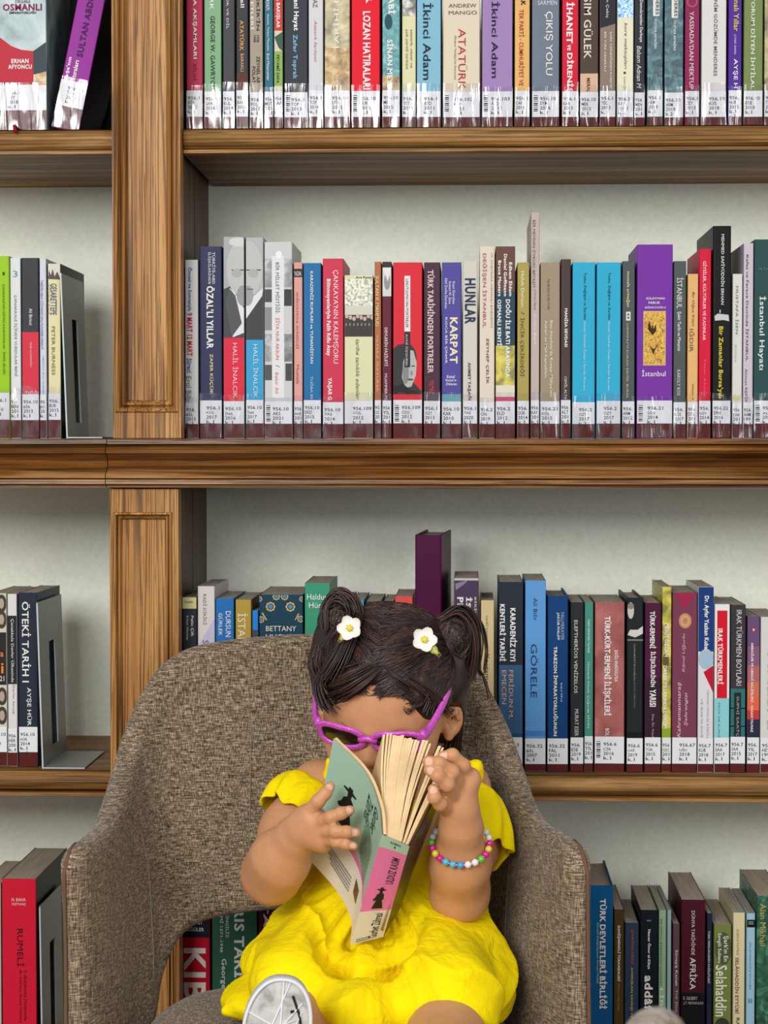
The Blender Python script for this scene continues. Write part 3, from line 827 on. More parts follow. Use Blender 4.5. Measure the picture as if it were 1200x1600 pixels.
b_(995, 1051, 382, '7a36a6', 'wide purple book with a gold floral panel', [('SÜLEYMAN', 1009, 1038, 464, 468, W, 'H'), ('FARUK', 1013, 1031, 471, 475, W, 'H'), ('GÖNCÜOĞLU', 1007, 1040, 478, 482, W, 'H'), ('İstanbul', 1003, 1040, 577, 588, W, 'H', 0)],
   pats=[('r', 1005, 1040, 486, 571, 'd8c070'), ('r', 1006.5, 1038.5, 488, 569, 'gold'), ('p', [(1019, 524), (1012, 514), (1014, 500), (1018, 514), (1019, 505), (1021, 514), (1025, 506), (1025, 518)], '3a2a18'), ('p', [(1021, 555), (1015, 540), (1021, 546), (1028, 538), (1023, 548)], '4a3018')], call='956.21/GÖN/2014/k.1', bar=True)
b_(1052, 1072, 408, '555c5c', 'slate grey paperback lettered white, right of the wide purple one', [('İSTANBUL', 1057, 1068, 434, 482, 'e8e8e6', 'D', 0), ('Şehir Tarihi ve Mimarisi', 1057, 1064, 487, 548, 'e8e8e6'), ('KAROLY KOS', 1058, 1063, 578, 618, 'e0e0de', 'D', 0)], call='956.215/KOS/2017/k.1')
b_(1074, 1091, 428, 'e9b878', 'short apricot paperback on the middle shelf', [('Bir Oğuz Köyü', 1080, 1085, 456, 510, '5a4630', 'D', 0, .2), ('IĞDIR', 1077, 1085, 514, 550, '6a5a48', 'D', 0), ('Hüseyin D', 1081, 1084, 600, 625, '5a4630')], call='956.22/DEL/2016/k.1')
b_(1092, 1111, 389, 'dd1b40', 'bright red paperback right of the short apricot one', [('GİYSİLER, KÜLTÜRLER VE KADINLAR', 1097, 1104, 408, 532, 'f8dce0'), ('Yasar Aksoy', 1099, 1103, 560, 620, 'e87a8c', 'D', 0)], call='956.2/GİY/2014/k.1')
b_(1113, 1142, 353, '17181a', 'tall black hardback with yellow and white lettering, middle shelf', [('MEHMED SAFİYÜDDİN ERHAN', 1126, 1132, 366, 476, 'e4e4e0'), ('Bir Zamanlar Bursa\'ydı', 1121, 1130, 510, 622, 'dcc23c', 'D', 2)], pats=[('p', [(1116, 494), (1121, 490), (1138, 492), (1139, 502), (1130, 500), (1117, 501)], 'cfcfcf'), ('r', 1124, 1125.5, 484, 489, 'ddd')], call='956.223/ERH/2016/k.1', hc=True, d=.17)
b_(1144, 1160, 428, 'dfdfd8', 'short white paperback right of the tall black hardback', [('MUSTAFA İSEN', 1149, 1154, 447, 522, '77786f', 'D', 0), ('Külliye', 1147, 1151, 538, 566, 'a8c0a0', 'D', 0, .2)], pats=[('e', 1151, 622, 6, 4, 'd8d890')], call='956.2/İSE/2019/k.1')
b_(1161, 1177, 380, 'd3c7d4', 'pale lilac paperback left of the dark teal one', [('Kafes ve Ferace Devrinde İSTANBUL', 1165, 1170, 398, 564, '5c5462', 'D'), ('Ahmet REFİK', 1164, 1169, 576, 630, '7a6c86', 'D')], call='956.2/AHM/1998/k.1')
b_(1178, 1224, 374, '2d504f', 'broad dark teal paperback, rightmost on the middle shelf', [('İstanbul Hayatı', 1184, 1197, 463, 578, 'e6ece8', 'D', 1), ('Ali Tan', 1184, 1200, 418, 422, '6a8a88', 'H', 0)], call='956.22/ALİ/2017/k.1', bar=True)

# ---- middle left shelf
b_ = lambda *a, **k: book('BL', *a, **k)
b_(-12, 15, 400, '9ccb1e', 'lime green paperback at the left edge of the middle shelf', [('1', 5, 8, 425, 430, '35500c', 'H'), ('ÇANAKKALE\'NİN İSİMSİZ KAHRAMANLARI - İSMAİL BİLGİN', 4, 9, 444, 585, '3f5c10', 'D', 0)], call='956.1/BİL/2010/k.1')
b_(16, 33, 403, 'e0e3e6', 'white paperback with a thin grey title beside the lime green one', [('3', 21, 28, 423, 433, '6aa0a0', 'H', 0), ('ÇANAKKALE İÇİNDE VURDULAR BENİ', 22, 28, 461, 588, '77797c', 'D', 0)], call='956.1/BEN/2017/k.1')
b_(34, 61, 403, '3a3b40', 'paperback black above and red below on the middle left shelf', [('Ali Birinci', 46, 51, 482, 508, 'ddd'), ('TARİHİN ALACAKARANLIĞINDA', 47, 51, 534, 574, 'f0b8c0'), ('TARİHİN', 40, 60, 608, 621, 'f0d0d4', 'H')], bands=[(519, 621, 'd83348')], call='956.10/BİR/2013/k.1')
b_(62, 73, 404, 'd3d7e4', 'thin pale blue-white paperback on the middle left shelf', [('TARİHİN ARKA YÜZÜNDEKİ SAKLI MUHAREBE HAREKATI', 64, 69, 438, 546, '5c6ca8', 'D', 0), ('NECATİ BÖLÜKBAŞI', 66, 69, 556, 615, '66729c', 'D', 0)], call='956.1/BÖL/2014/k.1')
b_(75, 95, 412, 'e6dcac', 'pale yellow paperback with blue capitals against the bookend, middle left', [('GESARETTEPE', 79, 89, 443, 492, '4a5a8c'), ('TÜRKİYE', 75.5, 78, 443, 492, '8a8a78', 'D', 0), ('PETER BURNESS', 81, 86, 510, 586, '6a6a5c', 'D', 0)], bands=[(412, 437, 'dcd8cc')], pats=[('p', [(75, 436), (77, 422), (80, 430), (83, 420), (86, 432), (90, 424), (95, 434), (95, 437)], '55504a')], call='956.10/BUR/2015/k.1', side='232326', d=.15)

# ---- lower left shelf
b_ = lambda *a, **k: book('CL', *a, **k)
b_(-16, 11, 927, 'cfd2b8', 'cream paperback with oval portraits and a black panel, lower left edge', [('a', 1, 6, 1019, 1026, 'e88a3c', 'H'), ('i', 2, 6, 1036, 1052, 'e88a3c', 'H'), ('21', 0, 7, 1056, 1064, 'ddd', 'H')], pats=[('r', -16, 10, 988, 1070, '2e2a28')] + [('e', 3, y, 8, 14, '4a423a') for y in (943, 968, 1088, 1118)] + [('e', 3, y, 4, 8, 'b8a894') for y in (943, 968, 1088, 1118)], call='956.1043/ÇAN/2010/k.1')
b_(12, 27, 928, 'e2dede', 'thin paperback half black half white on the lower left shelf', [('Çanakkale Devler Ülkesinde', 17, 23, 967, 1066, 'e8e8e8', 'D', 0), ('Devler Savaşı', 19, 23, 1070, 1116, '8a8a8c', 'D', 0)], bands=[(962, 1069, '2c2c30')], call='956.1/HER/2007/k.1')
b_(29, 59, 926, '293140', 'dark navy paperback with large white capitals, lower left shelf', [('ÖTEKİ TARİH I', 35, 49, 940, 1066, 'f0f0ee', 'D'), ('AYŞE HÜR', 41, 50, 1074, 1134, 'e8e8e6', 'D')], call='956.10154/HÜR/2014/k.1/c.1', side='1d4a60')

# ---- lowest left shelf
book('DL', -30, 2, 1380, 'cfcabc', 'pale paperback cut by the left edge of the lowest shelf', [('TARİH', -12, -2, 1480, 1580, '444')], stick=False)
book('DL', 3, 57, 1373, 'e01f3c', 'thick red book with a dark title on the lowest left shelf', [('H. BAHA', 19, 41, 1403, 1408, 'f4d4d8', 'H'), ('ÖZTUNÇ', 19, 41, 1410, 1415, 'f4d4d8', 'H'), ('RUMELİ', 27, 39, 1451, 1510, '4a1018', 'D', 0), ('II. Abdülhamid Döneminde', 37, 42, 1516, 1594, '5a1420', 'D', 0), ('Bir Islahatın Siyasal Hikayesi', 29, 34, 1516, 1598, '5a1420', 'D', 0)], stick=False, side='1c1c1e', d=.19)
# ---- lower right shelf
b_ = lambda *a, **k: book('C', *a, **k)
b_(285, 308, 933, '34363f', 'charcoal paperback with a pale yellow head beside the pilaster, lower shelf', [('Pelin Çift', 298, 303, 962, 994, 'e8e8e8'), ('Erhan Altunay', 291, 295, 962, 1000, 'd8d8d0', 'D', 0), ('Gündem', 289, 302, 938, 942, '6a6a50', 'H', 0)], bands=[(933, 951, 'e8e0a0')], d=.13)
b_(309, 336, 916, 'e0d8d6', 'white paperback with a faint grey title above the chair back', [('RADİ DİKİCİ', 318, 324, 928, 976, '77757a', 'D', 0), ('SON', 317, 326, 1000, 1030, '6a6a70', 'D', 0)], d=.14, pats=[('p', [(309, 1010), (336, 966), (336, 1030), (309, 1030)], 'c8c2dc')])
b_(337, 366, 935, '2a72b8', 'blue paperback with white serif capitals left of the ochre one, above the chair', [('DURSUN', 353, 361, 955, 995, W, 'D', 0), ('GÜRLEK', 342, 349, 958, 993, W, 'D', 0)], d=.13)
b_(368, 393, 937, 'b89a40', 'ochre paperback with pale lettering above the chair back', [('İSTANBUL', 372, 388, 958, 1040, 'f0e8cc', 'D', 0)], d=.135)
b_(394, 404, 954, '2a84d8', 'short bright blue book squeezed beside the floral one', (), bands=[(984, 1100, '4a4a50')], d=.12)
b_(405, 474, 929, '1c4258', 'very thick dark teal book with golden flowers', [('BETTANY', 416, 463, 978, 986, 'e8e0cc', 'H', 0), ('HUGHES', 416, 463, 991, 999, 'e8e0cc', 'H', 0)],
   pats=[q for cx, cy, s in ((423, 948, 7), (454, 948, 7), (432, 932, 5.5), (445, 932, 5.5), (408, 968, 5), (470, 967, 5), (406, 936, 4), (472, 936, 4)) for q in [('e', cx + s * .72 * math.cos(a * PI / 4), cy + s * .72 * math.sin(a * PI / 4), s * .36, s * .36, 'dcb45c') for a in range(8)] + [('e', cx, cy, s * .72, s * .72, '2a4a5c'), ('e', cx, cy, s * .5, s * .5, '4a90c8')]] + [('p', [(409, 958), (411, 957), (418, 969), (416, 969)], 'cdb878'), ('p', [(466, 958), (468, 959), (462, 969), (461, 968)], 'cdb878')], d=.15)
b_(476, 516, 911, '3f9a78', 'green book with a white name set across, left of the hair bun', [('Haldun', 480, 512, 928, 937, W, 'H', 0), ('Hürel', 483, 510, 941, 950, W, 'H', 0)], d=.14)
b_(518, 548, 937, '8e8a84', 'grey paperback hidden mostly behind the left hair bun', (), d=.14)
b_(550, 569, 938, '3f9cbc', 'cyan-blue paperback seen between the two hair buns', (), d=.14)
b_(571, 596, 940, '2c2f35', 'charcoal paperback seen between the two hair buns', (), d=.14)
b_(598, 615, 941, '7c7872', 'mid grey paperback left of the coral one behind the hair', (), d=.14)
b_(617, 645, 932, 'e0504c', 'coral red paperback left of the tall maroon hardback', (), d=.135)
b_(648, 690, 836, '4c0638', 'tall thick maroon hardback standing behind the girl', (), d=.16, hc=True, stick=False, ry=-.065)
b_(709, 748, 903, '4c3c58', 'dark purple worn paperback with block lettering, right of the tall maroon hardback', [('İSYANIN', 728, 738, 933, 1010, 'e8e4d8', 'D', 2), ('PROPAGANDA', 714, 724, 933, 1060, 'e8e4d8', 'D', 2), ('BİRİNCİ', 741, 745, 933, 975, 'e0d49a')], d=.14, bands=[(903, 907, 'c8c0b8')], pats=[('p', [(711, 912), (732, 906), (724, 914), (712, 922)], '8a7c98')])
b_(751, 772, 938, 'd8c294', 'tan cream paperback behind the right side of the chair back', [('FAHRİ MADEN', 759, 763, 962, 1000, '8a7a58', 'D', 0), ('Kastamonu\'da', 757, 765, 1022, 1100, '5a4a30', 'D', 0)], d=.14)
b_(779, 817, 909, '3c6288', 'navy over blue paperback with white capitals, left of the light blue one', [('KARADENİZ KIYI', 797, 808, 950, 1033, W, 'D', 2), ('KENTLERİ TARİHİ', 781, 791, 944, 1033, W, 'D', 2), ('FERİDUN M.', 795, 804, 1047, 1123, 'd8b090', 'D', 0), ('EMECEN', 784, 791, 1047, 1100, 'd8b090', 'D', 0)], bands=[(909, 1039, '2a323c'), (1146, 1153, '2c5274')], call='956.32015/EME/2020/k.1', side='20303c', d=.14)
b_(820, 853, 907, '619fdc', 'light blue paperback with a wide-spaced dark title', [('Ali Bilir', 833, 839, 934, 970, '2c4a74', 'D', 0), ('GÖRELE', 829, 841, 1006, 1090, '24406c', 'D', 0)], bands=[(1142, 1150, '4a86c8')], call='956.32425/BİL/2007/k.1', d=.14)
b_(855, 888, 931, '12427a', 'deep blue hardback right of the light blue paperback', [('TRABZON İMPARATORLUĞUNUN', 865, 872, 1010, 1150, 'f0ead8', 'D', 2), ('JAKOB PHILIPP', 869, 874, 957, 1000, 'e4e4e4', 'D'), ('FALLMERAYER', 876, 881, 957, 1000, 'a8b8d0', 'D', 0), ('tarihi', 876, 879, 1066, 1096, 'c8d0e0', 'D', 0)], call='956.325/FAL/2011/k.1', hc=True, d=.14)
b_(891, 912, 941, '2a2f31', 'black-green paperback with white capitals on the lower right shelf', [('ELEFTHERİOS VENİZELOS', 897, 904, 969, 1083, 'dcdcd8', 'D', 0), ('MURAT ESER', 898, 904, 1108, 1150, 'd8d8d4', 'D', 0)], call='956.4/ESE/2019/k.1')
b_(913, 927, 941, '4a9080', 'narrow sea green paperback on the lower right shelf', [('MERİ SÖNMEZ YILMAZ', 918, 922, 968, 1020, 'e0f0ea'), ('Osmanlı Klasik Çağında SİVAS', 917, 922, 1034, 1138, 'e4f0ec', 'D', 0)], call='956.5/YIL/2011/k.1')
b_(929, 976, 941, 'brick', 'wide brick pink paperback with tall white capitals', [('TÜRK-KÜRT-ERMENİ İLİŞKİLERİ', 942, 956, 963, 1118, W, 'D', 2), ('DOĞU ANADOLU\'DA', 960, 967, 1016, 1065, 'f0e4e0', 'D', 2), ('BÖLGE', 946, 953, 1138, 1158, 'f0e4e0')], call='956.6/CİR/2016/k.1', bar=True)
b_(979, 1005, 934, '23292b', 'black paperback with a small grey portrait at its head, lower right', [('CUMHURİYET\'İN DOĞU\'SU', 990, 993, 1006, 1064, 'a8aaaa', 'D', 0), ('ERCAN ÇAĞLAYAN', 990, 993, 1066, 1105, '888a8a', 'D', 0)], bands=[(999, 1001, '8a8a8a'), (1144, 1152, '15181a')], pats=[('e', 985, 954, 5, 13, 'cfc9c2'), ('p', [(980, 992), (984, 984), (996, 984), (1004, 978), (1004, 990), (992, 996)], 'd8d4cf'), ('e', 985, 947, 5, 5, '8a8680')], call='956.6/ÇAĞ/2019/k.1', hc=True, d=.14)
b_(1007, 1033, 942, '501a3a', 'plum paperback with heavy uneven white capitals, lower right shelf', [('TÜRK-ERMENİ', 1015, 1025, 955, 1013, W, 'D', 2), ('İLİŞKİLERİNİN', 1015, 1025, 1018, 1073, W, 'D', 2), ('YARISI', 1015, 1025, 1077, 1104, W, 'D', 2), ('Doç. Dr. Yusuf', 1018, 1022, 1116, 1152, 'c8b0bc', 'D', 0)], bands=[(1060, 1157, '35202e')], call='956.604/TÜR/2015/k.1')
b_(1034, 1049, 917, 'yellow', 'narrow yellow-olive paperback with white capitals, lower right shelf', [('MESUT ÖZCAN', 1038, 1046, 974, 1026, W, 'D', 2), ('DARBE YILLARINDA DERSİM', 1036, 1044, 1040, 1138, W, 'D', 2)], bands=[(1138, 1154, '8fae30')], pats=[('e', 1040, 1032, 5, 12, '6a5c30')], call='956.6/ÖZC/2017/k.1')
b_(1050, 1089, 926, '7e4058', 'mauve book with a gold medallion and upward script', [('Kâmil Uğurlu', 1065, 1071, 990, 1050, 'e0b8c0', 'U', 0, .25), ('Kahramanmaraş', 1058, 1065, 1066, 1152, 'eacdd2', 'U', 0, .25), ('Şehrengizi', 1069, 1075, 1082, 1134, 'eacdd2', 'U', 0, .25)], pats=[('p', [(1054, 927), (1085, 927), (1069, 954)], 'a82850'), ('e', 1070, 970, 10, 12, 'c89068'), ('e', 1070, 970, 7.5, 9, 'd8a47c'), ('e', 1070, 970, 4, 5, 'c08860')], call='956.671/UĞU/2018/k.1')
b_(1090, 1115, 917, 'e4e2e4', 'white paperback with a blue head and a red wedge, lower right shelf', [('Dr. Ayfer Yazkan Kubal', 1098, 1107, 931, 1016, W, 'D', 2), ('OSMANLI İNGİLİZ İLİŞKİLERİ', 1104, 1108, 1078, 1160, 'a09a9c', 'D', 0), ('VE IRAK\'IN DOĞU', 1095, 1099, 1092, 1158, 'a09a9c', 'D', 0)], bands=[(917, 1018, '1c3f80')], pats=[('e', 1103, 1030, 12, 16, 'a8c4d8'), ('p', [(1099, 1050), (1115, 1040), (1115, 1082)], 'c81834')], call='956.7/KUB/2018/k.1')
b_(1116, 1140, 944, 'd4e4e8', 'white-edged paperback with a red title panel over pale cyan', [('IRAK TÜRKMENLERİ', 1121, 1131, 982, 1069, W, 'D', 2), ('PROF DR SUPHİ S', 1122, 1126, 1098, 1158, '5a8a94', 'D', 0)], bands=[(944, 1091, 'eef0f0'), (1091, 1158, '8fd4dc')], pats=[('r', 1120, 1136, 954, 1091, 'd81830')], call='956.7/SAA/2017/k.1')
b_(1141, 1165, 945, '40383f', 'grey-plum paperback with a teal lower half, lower right shelf', [('IRAK TÜRKMEN BOYLARI', 1150, 1160, 953, 1071, 'ddd8da', 'D', 0), ('SUPHİ SAATÇİ', 1150, 1156, 1088, 1156, '9ab8b4', 'D', 0)], bands=[(1076, 1158, '2f7674'), (1106, 1107.5, '1c4a4a'), (1134, 1135.5, '1c4a4a')], pats=[('r', 1147, 1158, 1082, 1158, '2c2a30')], call='956.7/SAA/2015/k.1')
b_(1167, 1187, 963, '6a527c', 'violet to sunset orange paperback, last but one on the lower right', [('ABBASİLER VE ABBASİ HALİFELERİ - HASAN YILMAZ', 1173, 1178, 1004, 1144, 'f4e8ec', 'D', 2)], bands=[(1010, 1040, '8a5c7c'), (1040, 1066, 'b8686c'), (1066, 1090, 'd87458'), (1090, 1110, 'e86848'), (1110, 1124, 'c8403c'), (1124, 1156, '2c3044')], pats=[('r', 1174, 1180, 980, 988, 'b02c54'), ('r', 1175.5, 1178.5, 982, 986, 'e8c8d4')], call='956.702/YIL/2017/k.1')
b_(1188, 1222, 964, 'dedbd8', 'plain white paperback at the right edge of the lower shelf', [('HALİFE', 1199, 1204, 1020, 1140, 'b0aeb0', 'D', 0)], call='956.7/HEY/1993/k.1')

# ---- lowest right shelf
b_ = lambda *a, **k: book('D', *a, stick=False, **k)
b_(903, 917, 1420, '2c2226', 'dark narrow paperback half hidden by the chair arm', [('DOĞUNUN', 912, 915, 1438, 1530, 'b89890')], d=.14)
b_(919, 958, 1384, '0a5c90', 'blue hardback with large white capitals on the lowest shelf', [('TÜRK DEVLETLERİ BİRLİĞİ', 937, 949, 1404, 1576, W, 'D', 2), ('Küresel Entegrasyonun Avrasya Modeli', 931, 936, 1442, 1536, 'a8cce0', 'D', 0)], hc=True, d=.15)
b_(959, 975, 1421, '54401f', 'narrow brown paperback right of the blue hardback', [('DANİŞMENDLİ TÜRKMENLERİ', 964, 970, 1446, 1533, W, 'D', 2), ('Mükrimin Halil Yınanç', 965, 968, 1536, 1580, 'b09a70', 'D', 0)], d=.14)
b_(976, 998, 1442, '33445e', 'slate blue paperback with pink and yellow lettering, lowest shelf', [('JONATHAN NEALE', 985, 990, 1452, 1506, 'cc5a74', 'D', 0), ('AMERİKAN SAVAŞI VE', 985, 990, 1511, 1590, 'd8c860', 'D')], d=.13)
b_(1000, 1028, 1422, '161e26', 'near-black paperback with bold white lettering, lowest shelf', [('Nasuar Ömer al-Kibya', 1011, 1017, 1452, 1514, W, 'D', 2), ('addâfîsi', 1007, 1020, 1524, 1598, W, 'D', 2), ('999', 1010, 1017, 1437, 1440, '9aa', 'H')], d=.14)
b_(1029, 1041, 1422, '9cbd98', 'narrow pale green paperback on the lowest shelf', [('BİR OSMANLI BİNBAŞISININ GÖZÜNDEN', 1031, 1035, 1436, 1540, '3c5c48', 'D', 0), ('LİBYA', 1031, 1038, 1544, 1598, 'e8f0e4', 'D')], d=.14)
b_(1042, 1049, 1422, '9cb8be', 'very thin grey-blue paperback on the lowest shelf', (), d=.14)
b_(1051, 1062, 1443, '63494f', 'narrow mauve-brown paperback left of the maroon one, lowest shelf', [('Süveyş Kanalı', 1054, 1059, 1484, 1540, 'ecdcdc', 'D'), ('Yrd. Doç. Dr.', 1055, 1059, 1546, 1598, 'd8c8c8', 'D', 0)], d=.13)
b_(1064, 1102, 1406, '4c1626', 'thick dark maroon paperback with a black foot, lowest shelf', [('DÜNYA TARİHİNDE', 1080, 1087, 1423, 1492, 'e8d8d8', 'D', 0), ('AFRİKA', 1078, 1090, 1496, 1546, W, 'D', 0), ('E. GILBERT', 1068, 1090, 1557, 1562, 'c8c0c4', 'H', 0), ('J.T. REYNOLDS', 1068, 1099, 1565, 1570, 'c8c0c4', 'H', 0)], bands=[(1551, 1680, '121418')], d=.16)
b_(1104, 1113, 1427, '252a40', 'thin navy paperback between the maroon and the olive ones', [('TÜRK MEMLÜKLERİN FAZİLETLERİ', 1106, 1110, 1454, 1536, 'd8d8e0', 'D')], d=.14)
b_(1115, 1143, 1445, '7c8848', 'olive green paperback with round white script, lowest shelf', [('Şark\'ın En', 1129, 1138, 1462, 1502, W, 'D'), ('Sevgili Sultanı', 1120, 1127, 1458, 1504, W, 'D'), ('Selahaddin', 1118, 1136, 1508, 1588, 'f4f4e4', 'D', 1)], pats=[('e', 1130, 1482, 13, 26, '55603a'), ('e', 1129, 1604, 12, 14, '3c4428')], d=.14)
b_(1145, 1164, 1426, 'e6dcb0', 'cream paperback with a brown-red title on the lowest shelf', [('KUDÜS FATİHİ', 1151, 1155, 1452, 1492, '8a6a50', 'D', 0), ('SELÂHADDİN EYYÛBÎ', 1149, 1156, 1496, 1584, '8a3c34', 'D'), ('RAMAZAN', 1151, 1156, 1590, 1640, '44382c', 'D')], d=.14)
b_(1166, 1180, 1427, 'a8d0e4', 'pale blue narrow paperback with a black tab, lowest shelf', [('SELAHADDİN EYYÛBİ', 1171, 1174, 1472, 1546, '4a7c9c', 'D', 0), ('II', 1170, 1175, 1560, 1567, '4a7c9c', 'H', 0)], pats=[('r', 1166, 1180, 1437, 1449, '15181c'), ('r', 1169, 1177, 1440, 1441, 'bcc'), ('r', 1169, 1177, 1443, 1444, 'bcc')], d=.14)
b_(1182, 1226, 1400, 'green', 'dark green book with gold lettering, rightmost on the lowest shelf', [('Alan Mikhail', 1187, 1196, 1412, 1478, 'c8b868', 'D', 0)], d=.155)
# seen through the gap under the chair back
b_(282, 328, 1372, 'c81432', 'red thick book with black head seen under the chair back', [('KIBRIS', 287, 322, 1481, 1640, 'f0e6e0', 'D', 2), ('ASGÜLER', 289, 319, 1448, 1455, 'e4e4e4', 'H', 1), ('TURGUT', 292, 317, 1438, 1444, 'd8d8d8', 'H', 1)], bands=[(1372, 1465, '22262a')], d=.14)
b_(331, 402, 1345, '35644e', 'broad green book with white capitals seen under the chair back', [('KIBRIS TARİHİ', 366, 387, 1376, 1560, 'e0e8e0', 'D', 2), ('VE İNGİLİZ', 353, 359, 1418, 1465, 'd0dcd4', 'D'), ('DÖNEMİ 1571-1948', 344, 350, 1404, 1488, 'd0dcd4', 'D'), ('George Hill', 344, 354, 1498, 1570, 'e0e8e0', 'D')], d=.14)
b_(404, 446, 1390, '4a1a30', 'dark wine-red book seen between chair back and yellow skirt', [('TARİH', 412, 422, 1410, 1500, 'f0dce0', 'D', 2)], d=.14)


# ------------------------------------------------------------------ steel bookends
m_steel, nt, p = newmat('painted_steel')
p.inputs['Base Color'].default_value = [x for x in lin('94968f')] + [1]
p.inputs['Metallic'].default_value = .25
p.inputs['Roughness'].default_value = .38
m_edge = plain('c8d4d8', .3, key='steel_edge')


def bookend(x, Y0, zb, h, d, base, label, lean=0., ry=0.):
    """L-shaped plate with a tall slot; foot runs to the right under nothing"""
    o = empty('bookend', (x, Y0, zb + .0004), (0, 0, ry))
    tag(o, label, 'bookend', 'steel bookends')
    t = .0016
    mb = MB()
    # outline of the plate in (y, z) with rounded top front corner, slot cut by four pieces
    s0, s1 = .40 * d, .66 * d
    zs0, zs1 = .02, h * .74
    for (a, b, c, e) in ((0, s0, 0, h), (s1, d, 0, h), (s0, s1, 0, zs0), (s0, s1, zs1, h)):
        mb.box(0, t, a, b, c, e, m_steel)
    mb.box(-.0001, t + .0001, -.0006, 0, .0, h - .002, m_edge)
    mb.box(-.0001, t + .0001, s1 - .0003, s1 + .0006, zs0, zs1, m_edge)
    mb.v = [(v[0] + lean * v[2], v[1], v[2]) for v in mb.v]
    mb.build('upright_plate', o)
    f = MB()
    f.add([(0, -.0005, .0002), (base, -.0005, .0002), (base, d * .94, .0002), (0, d * .94, .0002), (0, -.0005, t), (base, -.0005, t), (base, d * .94, t), (0, d * .94, t)],
          [(3, 2, 1, 0), (4, 5, 6, 7), (0, 1, 5, 4), (1, 2, 6, 5), (2, 3, 7, 6), (3, 0, 4, 7)], m_steel)
    f.box(0, base, -.0009, -.0004, .0002, t, m_edge)
    f.build('foot_plate', o)
    return o


q = at(104, 674, 2.395)
bookend(q.x, 2.395, z2, Z(425, 2.395) - z2, .135, X(160, 2.395) - X(104, 2.395), 'dark steel bookend with a tall slot on the middle left shelf', -.035)
q = at(66, 1197, 2.385)
bookend(q.x, 2.385, z3 + .0015, Z(946, 2.385) - z3, .14, X(133, 2.385) - X(66, 2.385), 'silver steel bookend with its foot plate showing, lower left shelf', -.03)
bookend(X(59, 2.40), 2.405, z0, Z(1424, 2.40) - z0, .125, .05, 'grey steel bookend against the thick red book, lowest left shelf', -.012)
# ------------------------------------------------------------------ the armchair


def tweed(name, base, seat=False):
    m, nt, p = newmat(name)
    L = nt.links.new
    tc = nt.nodes.new('ShaderNodeTexCoord')

    def thread(sc, seed):
        mp = nt.nodes.new('ShaderNodeMapping')
        mp.inputs['Scale'].default_value = sc
        mp.inputs['Location'].default_value = (seed, seed * 2, seed * 3)
        L(tc.outputs['Object'], mp.inputs['Vector'])
        n = node(nt, 'ShaderNodeTexNoise', Scale=1.0, Detail=1.5, Roughness=.5)
        L(mp.outputs[0], n.inputs['Vector'])
        return n.outputs['Fac']
    if seat:
        a, b = thread((900, 110, 900), 1.3), thread((110, 900, 900), 4.1)
    else:
        a, b = thread((900, 900, 95), 1.3), thread((105, 105, 900), 4.1)
    mx = node(nt, 'ShaderNodeMix', data_type='FLOAT')
    mx.inputs[0].default_value = .5
    L(a, mx.inputs[2])
    L(b, mx.inputs[3])
    r = ramp(nt, base)
    L(mx.outputs[0], r.inputs[0])
    L(r.outputs[0], p.inputs['Base Color'])
    p.inputs['Roughness'].default_value = .9
    p.inputs['Specular IOR Level'].default_value = .15
    p.inputs['Sheen Weight'].default_value = .15
    bu = node(nt, 'ShaderNodeBump', Strength=.7, Distance=.0012)
    L(mx.outputs[0], bu.inputs['Height'])
    L(bu.outputs[0], p.inputs['Normal'])
    return m


TW = [(.33, '2c2119'), (.43, '594a3a'), (.5, '766451'), (.57, '927f69'), (.67, 'bca98f')]
M_TW = tweed('tweed', TW)
M_TS = tweed('tweed_seat', TW, True)
M_PIPE = plain('70523f', .7, .2, 'piping')
M_SEAM = plain('96897a', .8, .2, 'seam_thread')
M_LEG = wood('leg_wood', 'Z', [(.3, '2b1a10'), (.5, '4a2f1c'), (.7, '5f3f28')], '1c100a')

Lt = [(508, 990, 2.27), (430, 993, 2.268), (350, 1001, 2.262), (290, 1015, 2.25), (250, 1043, 2.235), (222, 1088, 2.215), (203, 1140, 2.19), (187, 1200, 2.15), (174, 1245, 2.10),
      (158, 1285, 2.04), (137, 1307, 1.975), (117, 1324, 1.93), (106, 1362, 1.91)]
Lb = [(508, 1420, 2.2), (430, 1421, 2.198), (355, 1430, 2.19), (305, 1445, 2.18), (272, 1475, 2.165), (250, 1515, 2.14), (235, 1560, 2.11), (225, 1620, 2.07), (205, 1720, 2.02), (186, 1800, 1.975), (158, 1830, 1.94), (126, 1840, 1.915), (104, 1845, 1.90)]
Rt = [(586, 991, 2.268), (650, 1000, 2.262), (705, 1018, 2.25), (742, 1050, 2.235), (768, 1095, 2.215), (788, 1145, 2.19), (806, 1200, 2.15), (822, 1245, 2.10), (845, 1281, 2.04), (875, 1301, 1.975), (899, 1320, 1.93), (912, 1362, 1.91)]
Rb = [(590, 1421, 2.198), (660, 1430, 2.19), (712, 1445, 2.18), (745, 1475, 2.165), (768, 1515, 2.14), (784, 1560, 2.11), (794, 1620, 2.07), (815, 1720, 2.02), (834, 1800, 1.975), (864, 1830, 1.94), (896, 1840, 1.915), (918, 1845, 1.90)]
tops = spline([at(*q) for q in Lt[::-1] + Rt], 5)
bots = spline([at(*q) for q in Lb[::-1] + Rb], 5)
NU = len(tops)
vl = [0, .004, .012, .024, .04, .06] + [.06 + .88 * k / 26 for k in range(1, 26)] + [.94, .96, .976, .988, .996, 1]


def shell_c(i, v):
    a, b = tops[i], bots[i]
    q = a + (b - a) * v
    bulge = .012 * math.sin(PI * v)
    return q + np.array((0, bulge, 0))


